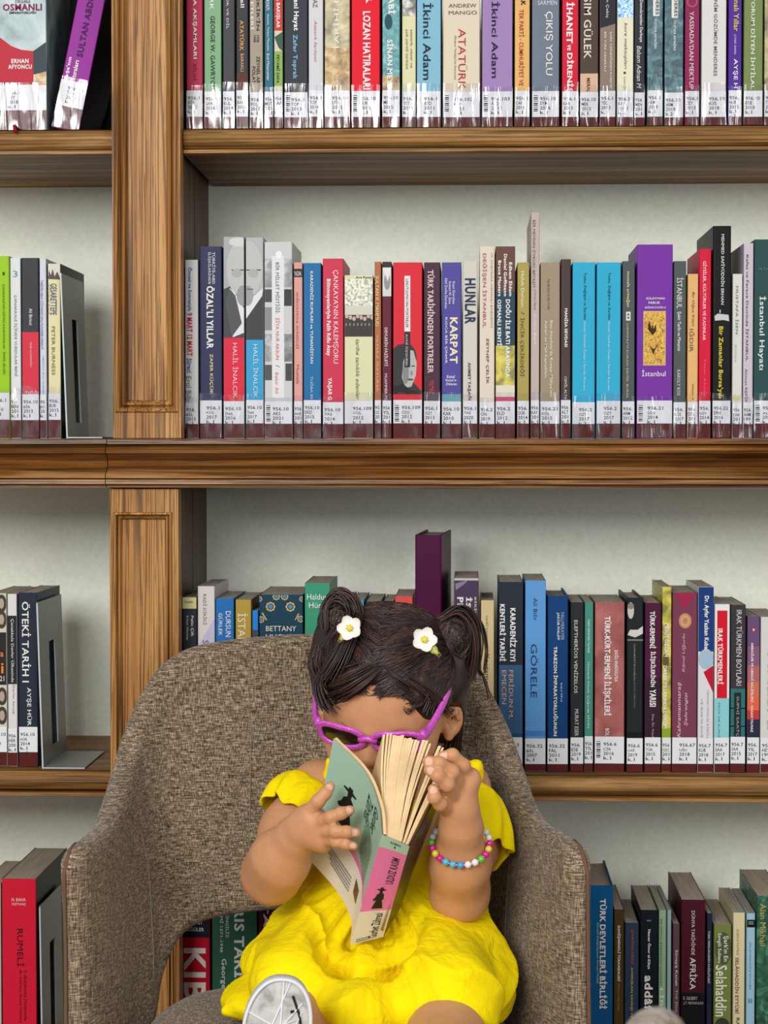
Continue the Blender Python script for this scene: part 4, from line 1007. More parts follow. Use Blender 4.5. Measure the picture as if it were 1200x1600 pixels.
Cg = np.array([[shell_c(i, v) for v in vl] for i in range(NU)])
du = np.gradient(Cg, axis=0)
dv = np.gradient(Cg, axis=1)
Ng = np.cross(du, dv)
Ng /= np.linalg.norm(Ng, axis=2, keepdims=True)
ctr = np.array(at(508, 1300, 2.0))
flip = np.sign(((Cg - ctr) * Ng).sum(2))
Ng *= np.where(flip.mean() < 0, -1, 1)
TH = .028
arcs = np.concatenate([[0], np.cumsum(np.linalg.norm(np.diff(Cg[:, 0], axis=0), axis=1))])
Th = np.zeros(Cg.shape[:2])
for i in range(NU):
    ln = np.linalg.norm(tops[i] - bots[i])
    for j, v in enumerate(vl):
        e = min(v * ln, (1 - v) * ln, arcs[i] * .45, (arcs[-1] - arcs[i]) * .45)
        Th[i, j] = TH * math.sqrt(max(0, 1 - (1 - min(1, e / .017)) ** 2))
seat_front = 1.80
SC = Vector((at(508, 1580, 1.98).x, 1.985, 0))
chair = empty('armchair', (SC.x, SC.y, 0))
tag(chair, 'brown-grey tweed armchair with wrap-round arms that the girl sits in', 'armchair', 'tweed armchairs')


def cpart(mb, name, merge=False, parent=chair):
    return shift(mb, (SC.x, SC.y, 0)).build(name, parent, merge)


mb = MB()
inner = (Cg - Ng * Th[..., None] / 2)
outer = (Cg + Ng * Th[..., None] / 2)
mb.grid([list(map(tuple, r)) for r in inner], M_TW)
mb.grid([list(map(tuple, r))[::-1] for r in outer], M_TW)
cpart(mb, 'back_shell', True)


def surf_at(px, py):
    """point of the inner chair surface seen at a frame position, and its normal"""
    P = inner.reshape(-1, 3)
    d = P - np.array(CAM)
    R = np.array(_R)
    c = d @ R
    sx = 600 + FPX * c[:, 0] / -c[:, 2]
    sy = 800 - FPX * c[:, 1] / -c[:, 2]
    k = np.argsort((sx - px) ** 2 + (sy - py) ** 2)[:4]
    w = 1 / (((sx - px) ** 2 + (sy - py) ** 2)[k] + 1)
    w /= w.sum()
    return Vector((P[k] * w[:, None]).sum(0)) - Vector((Ng.reshape(-1, 3)[k] * w[:, None]).sum(0)) * .0004


def surf_line(pts, n=10):
    base = [np.array(surf_at(q[0], q[1])) for q in pts]
    return [Vector(q) for q in spline(base, n)]


s = MB()
ln = surf_line([(393, 1002), (392, 1150), (390, 1300), (389, 1415)], 8)
s.tube(ln, .0007, M_SEAM, 6)
cpart(s, 'seam')
s = MB()
s.tube(surf_line([(196, 1262), (214, 1292), (228, 1350), (236, 1430), (240, 1500), (236, 1575)], 8), .0007, M_SEAM, 6)
cpart(s, 'seam')
s = MB()
s.tube(surf_line([(818, 1262), (800, 1300), (792, 1380), (788, 1480), (786, 1560)], 8), .0007, M_SEAM, 6)
cpart(s, 'seam')
for side in (0, 1):
    idx = list(range(0, 8)) if side == 0 else list(range(NU - 1, NU - 9, -1))
    sd = -.004 if side == 0 else .004
    pts = [Cg[0 if side == 0 else -1, j] + np.array((sd, .001, 0)) for j in range(len(vl) - 1, 0, -2)] + [Cg[i, 0] + np.array((sd, 0, -.002)) for i in idx[1:]]
    s = MB()
    s.tube(pts, .0021, M_PIPE, 8)
    cpart(s, 'piping')
# seat cushion
ZSEAT = at(430, 1535, 2.13).z


def seat_pt(a, f, z):
    c_, s_ = math.cos(a), math.sin(a)
    k = (abs(c_) ** 3.2 + abs(s_) ** 3.2) ** (-1 / 3.2)
    return (SC.x + .192 * f * k * c_, SC.y + .185 * f * k * s_ - .005, z)


rows = []
for f, z in [(.0, 0), (.3, 0), (.6, -.0004), (.8, -.002), (.9, -.006), (.96, -.014), (.99, -.026), (1, -.04), (1, -.07), (.985, -.085), (.93, -.094), (.5, -.096), (0, -.096)]:
    rows.append([seat_pt(2 * PI * k / 72, f, ZSEAT + z) for k in range(72)])
mb = MB()
mb.grid(rows, M_TS, True, True)
cpart(mb, 'seat_cushion', True)
mb = MB()
mb.tube([seat_pt(2 * PI * k / 72, 1.003, ZSEAT - .055) for k in range(73)], .0028, M_PIPE, 6, False)
cpart(mb, 'seat_piping')
for sx in (-1, 1):
    for sy in (-1, 1):
        a = Vector((SC.x + sx * .15, SC.y + sy * .14, ZSEAT - .094))
        b = Vector((SC.x + sx * .20, SC.y + sy * .19, .0))
        mb = MB()
        mb.tube([a, a.lerp(b, .5), b], [.020, .016, .011], M_LEG, 12)
        cpart(mb, 'leg')


def copy_thing(o, label, loc, rz):
    c = o.copy()
    COL.objects.link(c)
    c.location = loc
    c.rotation_euler = (0, 0, rz)
    c['label'] = label
    for ch in o.children:
        k = ch.copy()
        COL.objects.link(k)
        k.parent = c
        for g in ch.children:
            d = g.copy()
            COL.objects.link(d)
            d.parent = k
    return c


# a second chair of the set stands turned in the foreground; only the top of its back enters the picture
CH2 = copy_thing(chair, 'second tweed armchair, only its rounded back top showing at the bottom right edge', (0, 0, 0), 0)
tgt = at(908, 1579, .659)
rz2 = math.radians(-112)
mid_ = (tops[NU // 2] - np.array((SC.x, SC.y, 0)))
rr_ = Matrix.Rotation(rz2, 3, 'Z') @ Vector((mid_[0], mid_[1], 0))
CH2.location = (tgt.x - rr_.x, tgt.y - rr_.y, 0)
CH2.rotation_euler = (0, 0, rz2)
# ------------------------------------------------------------------ modelling by distance fields


def P(px, py, Y):
    return np.array(at(px, py, Y))


class Field:
    def __init__(s, lo, hi, vox):
        s.lo, s.vox = np.array(lo, float), vox
        s.n = np.ceil((np.array(hi) - s.lo) / vox).astype(int) + 1
        s.F = np.full(s.n, .05, np.float32)
        s.ax = [(s.lo[i] + vox * np.arange(s.n[i])).astype(np.float32) for i in range(3)]

    def _sl(s, lo, hi, m):
        a = np.clip(np.floor((np.array(lo) - m - s.lo) / s.vox).astype(int), 0, s.n)
        b = np.clip(np.ceil((np.array(hi) + m - s.lo) / s.vox).astype(int) + 1, 0, s.n)
        sl = tuple(slice(i, j) for i, j in zip(a, b))
        g = np.meshgrid(*[s.ax[i][sl[i]] for i in range(3)], indexing='ij')
        return sl, np.stack(g, -1)

    def put(s, lo, hi, fn, k=.004, sub=False):
        sl, G = s._sl(lo, hi, k + 3 * s.vox)
        if G.size == 0:
            return
        d = fn(G).astype(np.float32)
        a = s.F[sl]
        if sub:
            d = -d
            h = np.maximum(k - np.abs(a - d), 0) / k
            s.F[sl] = np.maximum(a, d) + h * h * k / 4
        else:
            h = np.maximum(k - np.abs(a - d), 0) / k
            s.F[sl] = np.minimum(a, d) - h * h * k / 4

    def cone(s, a, b, ra, rb, k=.004, sub=False):
        a, b = np.array(a, np.float32), np.array(b, np.float32)
        ab = b - a
        L2 = float(ab @ ab) + 1e-12

        def fn(G):
            t = np.clip(((G - a) @ ab) / L2, 0, 1)
            return np.linalg.norm(G - a - t[..., None] * ab, axis=-1) - (ra + (rb - ra) * t)
        r = max(ra, rb)
        s.put(np.minimum(a, b) - r, np.maximum(a, b) + r, fn, k, sub)

    def chain(s, pts, rad, k=.004):
        for i in range(len(pts) - 1):
            s.cone(pts[i], pts[i + 1], rad[i], rad[i + 1], k)

    def ell(s, c, r, k=.004, M=None, sub=False):
        """ellipsoid; rows of M are its axes"""
        c, r = np.array(c, np.float32), np.array(r, np.float32)
        M = np.eye(3, dtype=np.float32) if M is None else np.array(M, np.float32)
        ext = np.sqrt(((M * r[:, None]) ** 2).sum(0))

        def fn(G):
            q = (G - c) @ M.T
            k0 = np.linalg.norm(q / r, axis=-1)
            k1 = np.linalg.norm(q / (r * r), axis=-1)
            return k0 * (k0 - 1) / np.maximum(k1, 1e-6)
        s.put(c - ext, c + ext, fn, k, sub)

    def cut(s, fn):
        g = np.meshgrid(*s.ax, indexing='ij')
        s.F = np.maximum(s.F, fn(*g).astype(np.float32))

    def mesh(s, smooth=1):
        F, n = s.F, s.n
        ins = F < 0
        c = np.zeros(np.array(F.shape) - 1, np.int8)
        for dx in (0, 1):
            for dy in (0, 1):
                for dz in (0, 1):
                    c += ins[dx:n[0] - 1 + dx, dy:n[1] - 1 + dy, dz:n[2] - 1 + dz]
        cells = np.argwhere((c > 0) & (c < 8))
        idx = np.full(c.shape, -1, np.int64)
        idx[tuple(cells.T)] = np.arange(len(cells))
        acc = np.zeros((len(cells), 3))
        cnt = np.zeros(len(cells))
        cor = [(i, j, k) for i in (0, 1) for j in (0, 1) for k in (0, 1)]
        for a in cor:
            for ax in range(3):
                if a[ax] == 0:
                    b = list(a)
                    b[ax] = 1
                    fa = F[tuple((cells + a).T)]
                    fb = F[tuple((cells + b).T)]
                    m = (fa < 0) != (fb < 0)
                    t = np.where(m, fa / np.where(m, fa - fb, 1), 0)
                    p = np.array(a, float)[None] + t[:, None] * (np.array(b) - np.array(a))[None]
                    acc[m] += p[m]
                    cnt[m] += 1
        V = s.lo + (cells + acc / cnt[:, None]) * s.vox
        quads = []
        for ax in range(3):
            o1, o2 = [(1, 2), (2, 0), (0, 1)][ax]
            sa = [slice(1, -1)] * 3
            sa[ax] = slice(0, -1)
            sb = [slice(1, -1)] * 3
            sb[ax] = slice(1, None)
            A, B = ins[tuple(sa)], ins[tuple(sb)]
            e = np.argwhere(A != B)
            if not len(e):
                continue
            pos = e + 1
            pos[:, ax] -= 1
            up = A[tuple(e.T)]
            d1 = np.zeros(3, int)
            d1[o1] = 1
            d2 = np.zeros(3, int)
            d2[o2] = 1
            q = np.stack([idx[tuple((pos - d1 - d2).T)], idx[tuple((pos - d2).T)], idx[tuple(pos.T)], idx[tuple((pos - d1).T)]], 1)
            q[~up] = q[~up][:, ::-1]
            quads.append(q)
        Q = np.concatenate(quads)
        Q = Q[(Q >= 0).all(1)]
        for _ in range(smooth):
            S = np.zeros_like(V)
            N = np.zeros(len(V))
            for i in range(4):
                a, b = Q[:, i], Q[:, (i + 1) % 4]
                np.add.at(S, a, V[b])
                np.add.at(N, a, 1)
                np.add.at(S, b, V[a])
                np.add.at(N, b, 1)
            V = V * .5 + .5 * S / np.maximum(N, 1)[:, None]
        return V, Q


def normals(V, Q):
    fn = np.cross(V[Q[:, 2]] - V[Q[:, 0]], V[Q[:, 3]] - V[Q[:, 1]])
    N = np.zeros_like(V)
    for i in range(4):
        np.add.at(N, Q[:, i], fn)
    return N / np.maximum(np.linalg.norm(N, axis=1, keepdims=True), 1e-12)


def np_object(name, V, Q, mats, parent=None, origin=(0, 0, 0), midx=None):
    me = bpy.data.meshes.new(name)
    V = V - np.array(origin)
    me.vertices.add(len(V))
    me.vertices.foreach_set('co', V.astype(np.float32).ravel())
    me.loops.add(Q.size)
    me.loops.foreach_set('vertex_index', Q.astype(np.int32).ravel())
    me.polygons.add(len(Q))
    me.polygons.foreach_set('loop_start', np.arange(0, Q.size, 4, dtype=np.int32))
    for m in mats:
        me.materials.append(m)
    if midx is not None:
        me.polygons.foreach_set('material_index', midx.astype(np.int32))
    me.polygons.foreach_set('use_smooth', np.ones(len(Q), bool))
    me.update(calc_edges=True)
    me.validate()
    o = bpy.data.objects.new(name, me)
    COL.objects.link(o)
    o.parent = parent
    return o


# ------------------------------------------------------------------ the girl: body
def skin_mat(name, c, sss=.25):
    m, nt, p = newmat(name)
    tc = nt.nodes.new('ShaderNodeTexCoord')
    n = node(nt, 'ShaderNodeTexNoise', Scale=60.0, Detail=4.0)
    nt.links.new(tc.outputs['Object'], n.inputs['Vector'])
    v = lin(c)
    r = ramp(nt, [(.3, c), (.7, c)])
    r.color_ramp.elements[0].color = [x * .93 for x in v] + [1]
    r.color_ramp.elements[1].color = [min(1, x * 1.05) for x in v] + [1]
    nt.links.new(n.outputs['Fac'], r.inputs[0])
    nt.links.new(r.outputs[0], p.inputs['Base Color'])
    p.inputs['Roughness'].default_value = .5
    p.inputs['Specular IOR Level'].default_value = .35
    p.inputs['Subsurface Weight'].default_value = sss
    p.inputs['Subsurface Radius'].default_value = (.012, .005, .003)
    p.inputs['Subsurface Scale'].default_value = .5
    return m


M_SKIN = skin_mat('skin', 'c28c64')
M_LIP = skin_mat('lips', 'b8686a')
M_NAIL = skin_mat('nails', 'dcae96')

HC = Vector(at(604, 1083, 2.085))
HR = Euler((math.radians(23), 0, 0)).to_matrix()
HR = Euler((0, 0, math.radians(-11))).to_matrix() @ HR        # turned to the viewer's left
HR = Euler((0, math.radians(5), 0)).to_matrix() @ HR          # tilted
# head axes: a to the viewer's right, b up, c out of the face


def H(a, b, c):
    """head point in millimetres"""
    return HC + HR @ Vector((a, -c, b)) * .001


HM = np.array([HR @ Vector((1, 0, 0)), HR @ Vector((0, 0, 1)), HR @ Vector((0, -1, 0))])
YF = seat_front
Fb = Field((at(330, 1300, 2.0).x, 1.62, .2), (at(860, 1300, 2.0).x, 2.24, at(600, 930, 2.0).z), .0017)
mm = .001
# trunk
Fb.chain([P(588, 1510, 2.12), P(590, 1400, 2.11), P(598, 1310, 2.12), P(603, 1265, 2.12)], [.050, .052, .054, .050], .03)
Fb.cone(P(520, 1252, 2.11), P(700, 1252, 2.11), .034, .034, .03)
Fb.cone(P(604, 1265, 2.115), H(0, -55, -12), .034, .030, .02)
# head
Fb.ell(H(0, 10, -8), (.068, .072, .080), .01, HM)
Fb.ell(H(0, -30, 18), (.054, .056, .058), .03, HM)
for s in (-1, 1):
    Fb.cone(H(s * 28, -46, 46), H(s * 34, -40, 36), .023, .022, .02)
Fb.cone(H(0, -74, 48), H(0, -70, 44), .013, .016, .02)
Fb.cone(H(0, -10, 71), H(0, -33, 83), .0055, .0085, .010)
for s in (-1, 1):
    Fb.cone(H(s * 7.5, -36, 77), H(s * 7, -35, 72), .0055, .005, .005)
    Fb.ell(H(s * 27, -14, 66), (.016, .010, .008), .006, HM, True)
    Fb.ell(H(s * 27, -14, 60), (.0125, .011, .0115), .003, HM)
    # ears: rim, lobe, hollow
    EM = np.array([[s * .8, 0, -.6], [0, 1, 0], [s * .6, 0, .8]]) @ HM
    Fb.ell(H(s * 70, -26, -4), (.0135, .0205, .0052), .004, EM)
    Fb.ell(H(s * 73.3, -23, .2), (.0085, .0140, .0065), .002, EM, True)
    Fb.cone(H(s * 66, -30, 3), H(s * 67, -34, 3), .0035, .0032, .003)
    Fb.cone(H(s * 68, -44, 0), H(s * 68, -40, 0), .0048, .0048, .004)
    Fb.chain([H(s * 70, -18, 1), H(s * 75, -14, -2), H(s * 77, -24, -4)], [.0022, .0022, .002], .002)
Fb.ell(H(0, -54, 72), (.014, .0042, .006), .004, HM)
Fb.ell(H(0, -61, 70), (.012, .0046, .006), .004, HM)
# arms
EL, WL = P(424, 1366, 2.0), P(462, 1308, 1.953)
Fb.chain([P(497, 1232, 2.105), P(455, 1300, 2.06), EL], [.031, .030, .0275], .02)
Fb.chain([EL, P(438, 1342, 1.975), WL], [.0275, .0275, .0205], .018)
ER, WR = P(718, 1396, 1.995), P(720, 1292, 1.935)
Fb.chain([P(722, 1232, 2.105), P(730, 1320, 2.06), ER], [.031, .030, .027], .02)
Fb.chain([ER, P(719, 1350, 1.965), WR], [.027, .0275, .021], .018)
# the hand on the viewer's left: back of the hand, four spread fingers on the cover, thumb behind it
Fb.chain([WL, P(478, 1294, 1.942), P(492, 1284, 1.932)], [.020, .017, .013], .008)
Fb.cone(P(482, 1276, 1.934), P(500, 1308, 1.932), .013, .012, .010)
Fb.cone(P(470, 1290, 1.94), P(505, 1316, 1.934), .013, .0095, .010)
fing = [
    ([(480, 1272, 1.930), (497, 1252, 1.922), (508, 1240, 1.924), (516, 1229, 1.930)], [8.2, 6.7, 6.2, 5.2]),
    ([(496, 1285, 1.926), (517, 1277, 1.913), (533, 1271, 1.912), (547, 1266, 1.917)], [7.6, 6.4, 6.0, 5.0]),
    ([(503, 1299, 1.926), (524, 1299, 1.908), (542, 1300, 1.905), (557, 1301, 1.909)], [7.4, 6.2, 5.8, 4.9]),
    ([(506, 1312, 1.930), (524, 1315, 1.912), (540, 1319, 1.907), (553, 1322, 1.909)], [6.6, 5.4, 5.0, 4.4]),
    ([(470, 1302, 1.955), (474, 1312, 1.99), (488, 1313, 2.020), (505, 1308, 2.024)], [8.0, 6.6, 6.2, 5.2]),
]
# the hand on the viewer's right: fist round the back cover, fingers reaching over the pages
Fb.chain([WR, P(718, 1262, 1.926), P(719, 1232, 1.922)], [.0205, .018, .0145], .008)
Fb.cone(P(709, 1248, 1.922), P(733, 1217, 1.926), .014, .012, .010)
fing += [
    ([(728, 1222, 1.924), (724, 1197, 1.914), (707, 1180, 1.908), (691, 1182, 1.908)], [7.8, 7.0, 6.4, 5.4]),
    ([(717, 1228, 1.914), (706, 1206, 1.896), (686, 1193, 1.890), (668, 1189, 1.893)], [8.2, 7.2, 6.6, 5.4]),
    ([(708, 1244, 1.910), (699, 1226, 1.890), (684, 1212, 1.885), (670, 1203, 1.889)], [8.2, 7.0, 6.4, 5.2]),
    ([(699, 1262, 1.912), (688, 1256, 1.896), (679, 1246, 1.890), (677, 1233, 1.892)], [8.0, 6.8, 6.4, 5.4]),
    ([(722, 1258, 1.94), (726, 1230, 1.955), (722, 1208, 1.963), (715, 1194, 1.967)], [8.2, 6.8, 6.2, 5.2]),
]
nails = []
for pts, r in fing:
    q = [P(*p_) for p_ in pts]
    Fb.chain(q, [x * mm for x in r], .0022)
    for a in (1, 2):                          # knuckles
        Fb.cone(q[a] + np.array((0, -.0008, .0004)), q[a] + np.array((0, -.0008, .0005)), r[a] * mm * 1.02, r[a] * mm * 1.02, .002)
    nails.append((q[3] + (q[2] - q[3]) * .15 + np.array((0, -r[3] * mm, .001)), r[3] * mm * .72))
# legs
KL, AL_ = P(472, 1585, 1.92), P(428, 1655, 1.775)
Fb.chain([P(545, 1545, 2.09), P(500, 1582, 2.0), KL], [.022, .021, .032], .02)
Fb.chain([KL, P(445, 1625, 1.85), AL_], [.040, .036, .027], .02)
KR, AR = P(699, 1628, 1.85), P(700, 1905, 1.725)
Fb.chain([P(645, 1510, 2.08), KR], [.042, .036], .02)
Fb.chain([KR, P(699, 1672, 1.765), P(700, 1740, 1.742), AR, AR + np.array((0, -.055, -.022))], [.036, .034, .034, .025, .020], .012)
clipz = ZSEAT + .001
Fb.cut(lambda x, y, z: np.minimum(clipz - z, y - (YF - .012)))
Vb, Qb = Fb.mesh(1)
fc = Vb[Qb].mean(1)
mi = np.zeros(len(Qb), int)
hl = (fc - np.array(HC)) @ HM.T * 1000
mi[(np.abs(hl[:, 0]) < 15) & (np.abs(hl[:, 1] + 57.5) < 7.5) & (hl[:, 2] > 69) & (hl[:, 2] < 82)] = 1
for c, r in nails:
    mi[np.linalg.norm(fc - c, axis=1) < r] = 2
BO = P(590, 1540, 2.06)
BO[2] = ZSEAT
girl = np_object('person', Vb, Qb, [M_SKIN, M_LIP, M_NAIL], None, BO, mi)
girl.location = BO
tag(girl, 'small girl in a yellow dress sitting in the tweed armchair, bent over an open book', 'person')
GP = tuple(BO)


def gpart(mb, name):
    return shift(mb, GP).build(name, girl)


# ------------------------------------------------------------------ dress
m_dress, nt, p = newmat('yellow_gauze')
tc = nt.nodes.new('ShaderNodeTexCoord')
n = node(nt, 'ShaderNodeTexNoise', Scale=260.0, Detail=3.0)
nt.links.new(tc.outputs['Object'], n.inputs['Vector'])
n2 = node(nt, 'ShaderNodeTexNoise', Scale=38.0, Detail=3.0, Distortion=1.2)
nt.links.new(tc.outputs['Object'], n2.inputs['Vector'])
p.inputs['Base Color'].default_value = lin('f2d800') + [1]
p.inputs['Roughness'].default_value = .85
p.inputs['Specular IOR Level'].default_value = .15
b1 = node(nt, 'ShaderNodeBump', Strength=.3, Distance=.001)
nt.links.new(n.outputs['Fac'], b1.inputs['Height'])
b2 = node(nt, 'ShaderNodeBump', Strength=.6, Distance=.005)
nt.links.new(n2.outputs['Fac'], b2.inputs['Height'])
nt.links.new(b1.outputs[0], b2.inputs['Normal'])
nt.links.new(b2.outputs[0], p.inputs['Normal'])

Fd = Field((at(320, 1400, 2.0).x, 1.74, ZSEAT - .03), (at(830, 1400, 2.0).x, 2.23, at(600, 1180, 2.0).z), .0022)
Fd.chain([P(592, 1385, 2.10), P(598, 1320, 2.11), P(604, 1272, 2.112)], [.068, .064, .056], .02)
Fd.cone(P(508, 1262, 2.10), P(520, 1192, 2.075), .010, .008, .008)
Fd.cone(P(735, 1262, 2.10), P(742, 1200, 2.07), .011, .010, .008)
Fd.ell(P(592, 1440, 2.085), (.088, .085, .064), .03)
Fd.cone(P(548, 1455, 2.07), P(458, 1540, 1.93), .060, .044, .03)
Fd.cone(P(508, 1450, 2.08), P(440, 1520, 2.02), .046, .036, .03)
Fd.cone(P(648, 1465, 2.06), P(703, 1562, 1.90), .064, .048, .03)
Fd.cone(P(690, 1425, 2.09), P(732, 1500, 2.0), .044, .034, .03)
Fd.cone(P(580, 1510, 2.05), P(590, 1590, 1.90), .052, .036, .03)
Fd.cone(P(470, 1560, 1.95), P(560, 1590, 1.87), .034, .03, .02)
Fd.ell(P(400, 1562, 1.965), (.030, .04, .017), .012)
Fd.cone(P(395, 1572, 1.95), P(352, 1580, 1.945), .010, .003, .008)
Fd.ell(P(772, 1545, 1.98), (.021, .05, .032), .012)
Fd.cone(P(588, 1390, 1.972), P(574, 1486, 1.955), .047, .055, .02, True)
Fd.cone(P(500, 1497, 2.0), P(575, 1522, 1.965), .016, .019, .02)
Fd.cone(P(575, 1522, 1.965), P(665, 1483, 1.985), .019, .019, .02)
# opening for the knee, and the seat below
Fd.cone(KR + np.array((.004, .03, -.006)), KR + np.array((.0, -.12, -.035)), .037, .050, .004, True)
Fd.cone(P(440, 1640, 1.86), P(425, 1660, 1.72), .038, .05, .004, True)
Fd.cut(lambda x, y, z: np.minimum(clipz + .002 - z, y - (YF - .014)))
zl = P(600, 1603, 1.90)[2]
Fd.cut(lambda x, y, z: np.where(y < YF + .10, (ZSEAT - .012) - z, -1))
Vd, Qd = Fd.mesh(2)
Nd = normals(Vd, Qd)
wa = P(596, 1352, 2.10)                                    # gathers run out from the waist
rel = Vd - wa
dist = np.linalg.norm(rel, axis=1)
ang = np.arctan2(rel[:, 0], -(rel[:, 2]) + .012)
amp = np.zeros(len(Vd))
for i in range(len(Vd)):
    v = Vd[i]
    dd = dist[i]
    g = mnoise.noise(Vector((ang[i] * 9.0, dd * 9, 1.7)))
    g2 = mnoise.noise(Vector((ang[i] * 20.0, dd * 14, 7.7)))
    f = smoothstep(.02, .06, dd) * (1 - .55 * smoothstep(.08, .19, dd))
    big = mnoise.noise(Vector((v[0] * 20, v[1] * 16, v[2] * 26 + 3)))
    rd = 1 - abs(mnoise.noise(Vector((v[0] * 17 + v[2] * 9, v[1] * 8, v[2] * 13 - v[0] * 8)))) * 2.2
    low = smoothstep(.0, .03, wa[2] - v[2])
    amp[i] = low * (.0034 * g * f * 1.7 + .0030 * g2 * f + .0042 * big + .0068 * max(0, rd) ** 3 * smoothstep(.08, .13, dd)) + (1 - low) * .0012 * g2
keep = np.clip((Vd[:, 2] - clipz - .004) / .008, 0, 1)
Vd = Vd + Nd * (amp * keep)[:, None]
dress = np_object('dress', Vd, Qd, [m_dress], girl, BO)


def sleeve(ctrs, rads, seed, ax2=None):
    """gathered puff sleeve with a wavy open hem: rings round the upper arm"""
    C_ = [np.array(c) for c in ctrs]
    d = C_[-1] - C_[0]
    d /= np.linalg.norm(d)
    a = np.cross(d, (0, 1, 0))
    a /= np.linalg.norm(a)
    b = np.cross(a, d)
    n = 64
    cs = spline([tuple(c) + (r,) for c, r in zip(C_, rads)], 5)
    rows = []
    for i, q in enumerate(cs):
        t = i / (len(cs) - 1)
        row = []
        for k in range(n):
            w = 2 * PI * k / n
            f = 1 + (.018 + .085 * t * t) * math.sin(9 * w + seed) * (.6 + .4 * math.sin(2 * w + seed)) + .03 * math.sin(4 * w + 2 * seed + 3 * t)
            row.append(tuple(q[:3] + (a * math.cos(w) + b * math.sin(w)) * q[3] * f + d * .004 * t * math.sin(5 * w + seed)))
        rows.append(row)
    inn = [[tuple(np.array(p_) + (np.array(cs[i][:3]) - np.array(p_)) * .045) for p_ in rows[i]] for i in range(len(rows) - 1, -1, -1)]
    mb = MB()
    mb.grid(rows + inn, m_dress, True, True)
    gpart(mb, 'sleeve')


sleeve([P(500, 1246, 2.095), P(486, 1250, 2.09), P(468, 1266, 2.078), P(452, 1288, 2.066)], [.030, .0385, .0415, .039], .4)
sleeve([P(726, 1244, 2.085), P(738, 1262, 2.075), P(747, 1300, 2.055), P(749, 1340, 2.04)], [.028, .033, .035, .034], 1.9)
# ------------------------------------------------------------------ hair
m_hair, nt, p = newmat('dark_brown_hair')
tc = nt.nodes.new('ShaderNodeTexCoord')
n = node(nt, 'ShaderNodeTexNoise', Scale=55.0, Detail=3.0)
nt.links.new(tc.outputs['Object'], n.inputs['Vector'])
r = ramp(nt, [(.35, '1a0f0c'), (.6, '2e1b15'), (.75, '4a2c20')])
nt.links.new(n.outputs['Fac'], r.inputs[0])
nt.links.new(r.outputs[0], p.inputs['Base Color'])
p.inputs['Roughness'].default_value = .42
p.inputs['Specular IOR Level'].default_value = .45

BL = Vector(at(532, 972, 2.085))
BR = Vector(at(711, 1000, 2.085))
Fh = Field(tuple(np.array(HC) - .15), tuple(np.array(HC) + .15), .0021)
Fh.ell(H(0, 13, -11), (.0745, .0775, .0845), .01, HM)
Fh.ell(H(0, -30, -40), (.062, .058, .050), .03, HM)
# free the face: a slanting oval below the fringe, and the ears
Fh.ell(H(3, -38, 74), (.052, .083, .062), .008, HM, True)
Fh.ell(H(20, -26, 78), (.034, .062, .050), .010, HM, True)
Fh.ell(H(70, -28, 8), (.026, .032, .027), .005, HM, True)
# fringe: soft lumps swept over the forehead and the temples
def skull(a, b, off):
    """point on the skull above (a, b), lifted by off millimetres"""
    q = 1 - (a / 68) ** 2 - ((b - 10) / 72) ** 2
    return H(a, b, -8 + 80 * math.sqrt(max(.02, q)) + off)


for a, b, ra, rb in [((-40, 54), (-54, 30), 6, 6), ((46, 44), (60, 14), 6, 6), ((-60, 26), (-63, -14), 9, 7)]:
    Fh.cone(skull(*a, 2), skull(*b, 1), ra * mm, rb * mm, .012)
# buns: a coil with a dip
for B, rx, rz in ((BL, .0225, .0235), (BR, .0215, .0300)):
    Fh.ell(B, (rx, .022, rz), .010)
Fh.cone(BL + Vector((-.012, 0, -.02)), H(-62, 40, 5), .018, .020, .012)
Fh.cone(BR + Vector((.004, 0, -.03)), H(62, 10, -10), .018, .018, .012)
Fh.cone(H(-66, 30, 10), H(-68, 0, 6), .016, .012, .01)
Fh.cone(H(64, 14, -20), H(62, -52, -26), .020, .015, .012)
Vh, Qh = Fh.mesh(2)
hm = MB()
hm.add([tuple(v) for v in Vh], [tuple(int(k) for k in q) for q in Qh], m_hair, True)
rs = random.Random(11)


def on_cap(a, b, c, off=1.0):
    """push a head-space direction on to the hair cap"""
    v = Vector((a / 74.5, (b - 13) / 77.5, (c + 11) / 84.5))
    v = v.normalized() * off
    return H(v.x * 74.5, v.y * 77.5 + 13, v.z * 84.5 - 11)


def inv(pw):
    q = HR.transposed() @ (Vector(pw) - HC) * 1000
    return q.x, q.z, -q.y


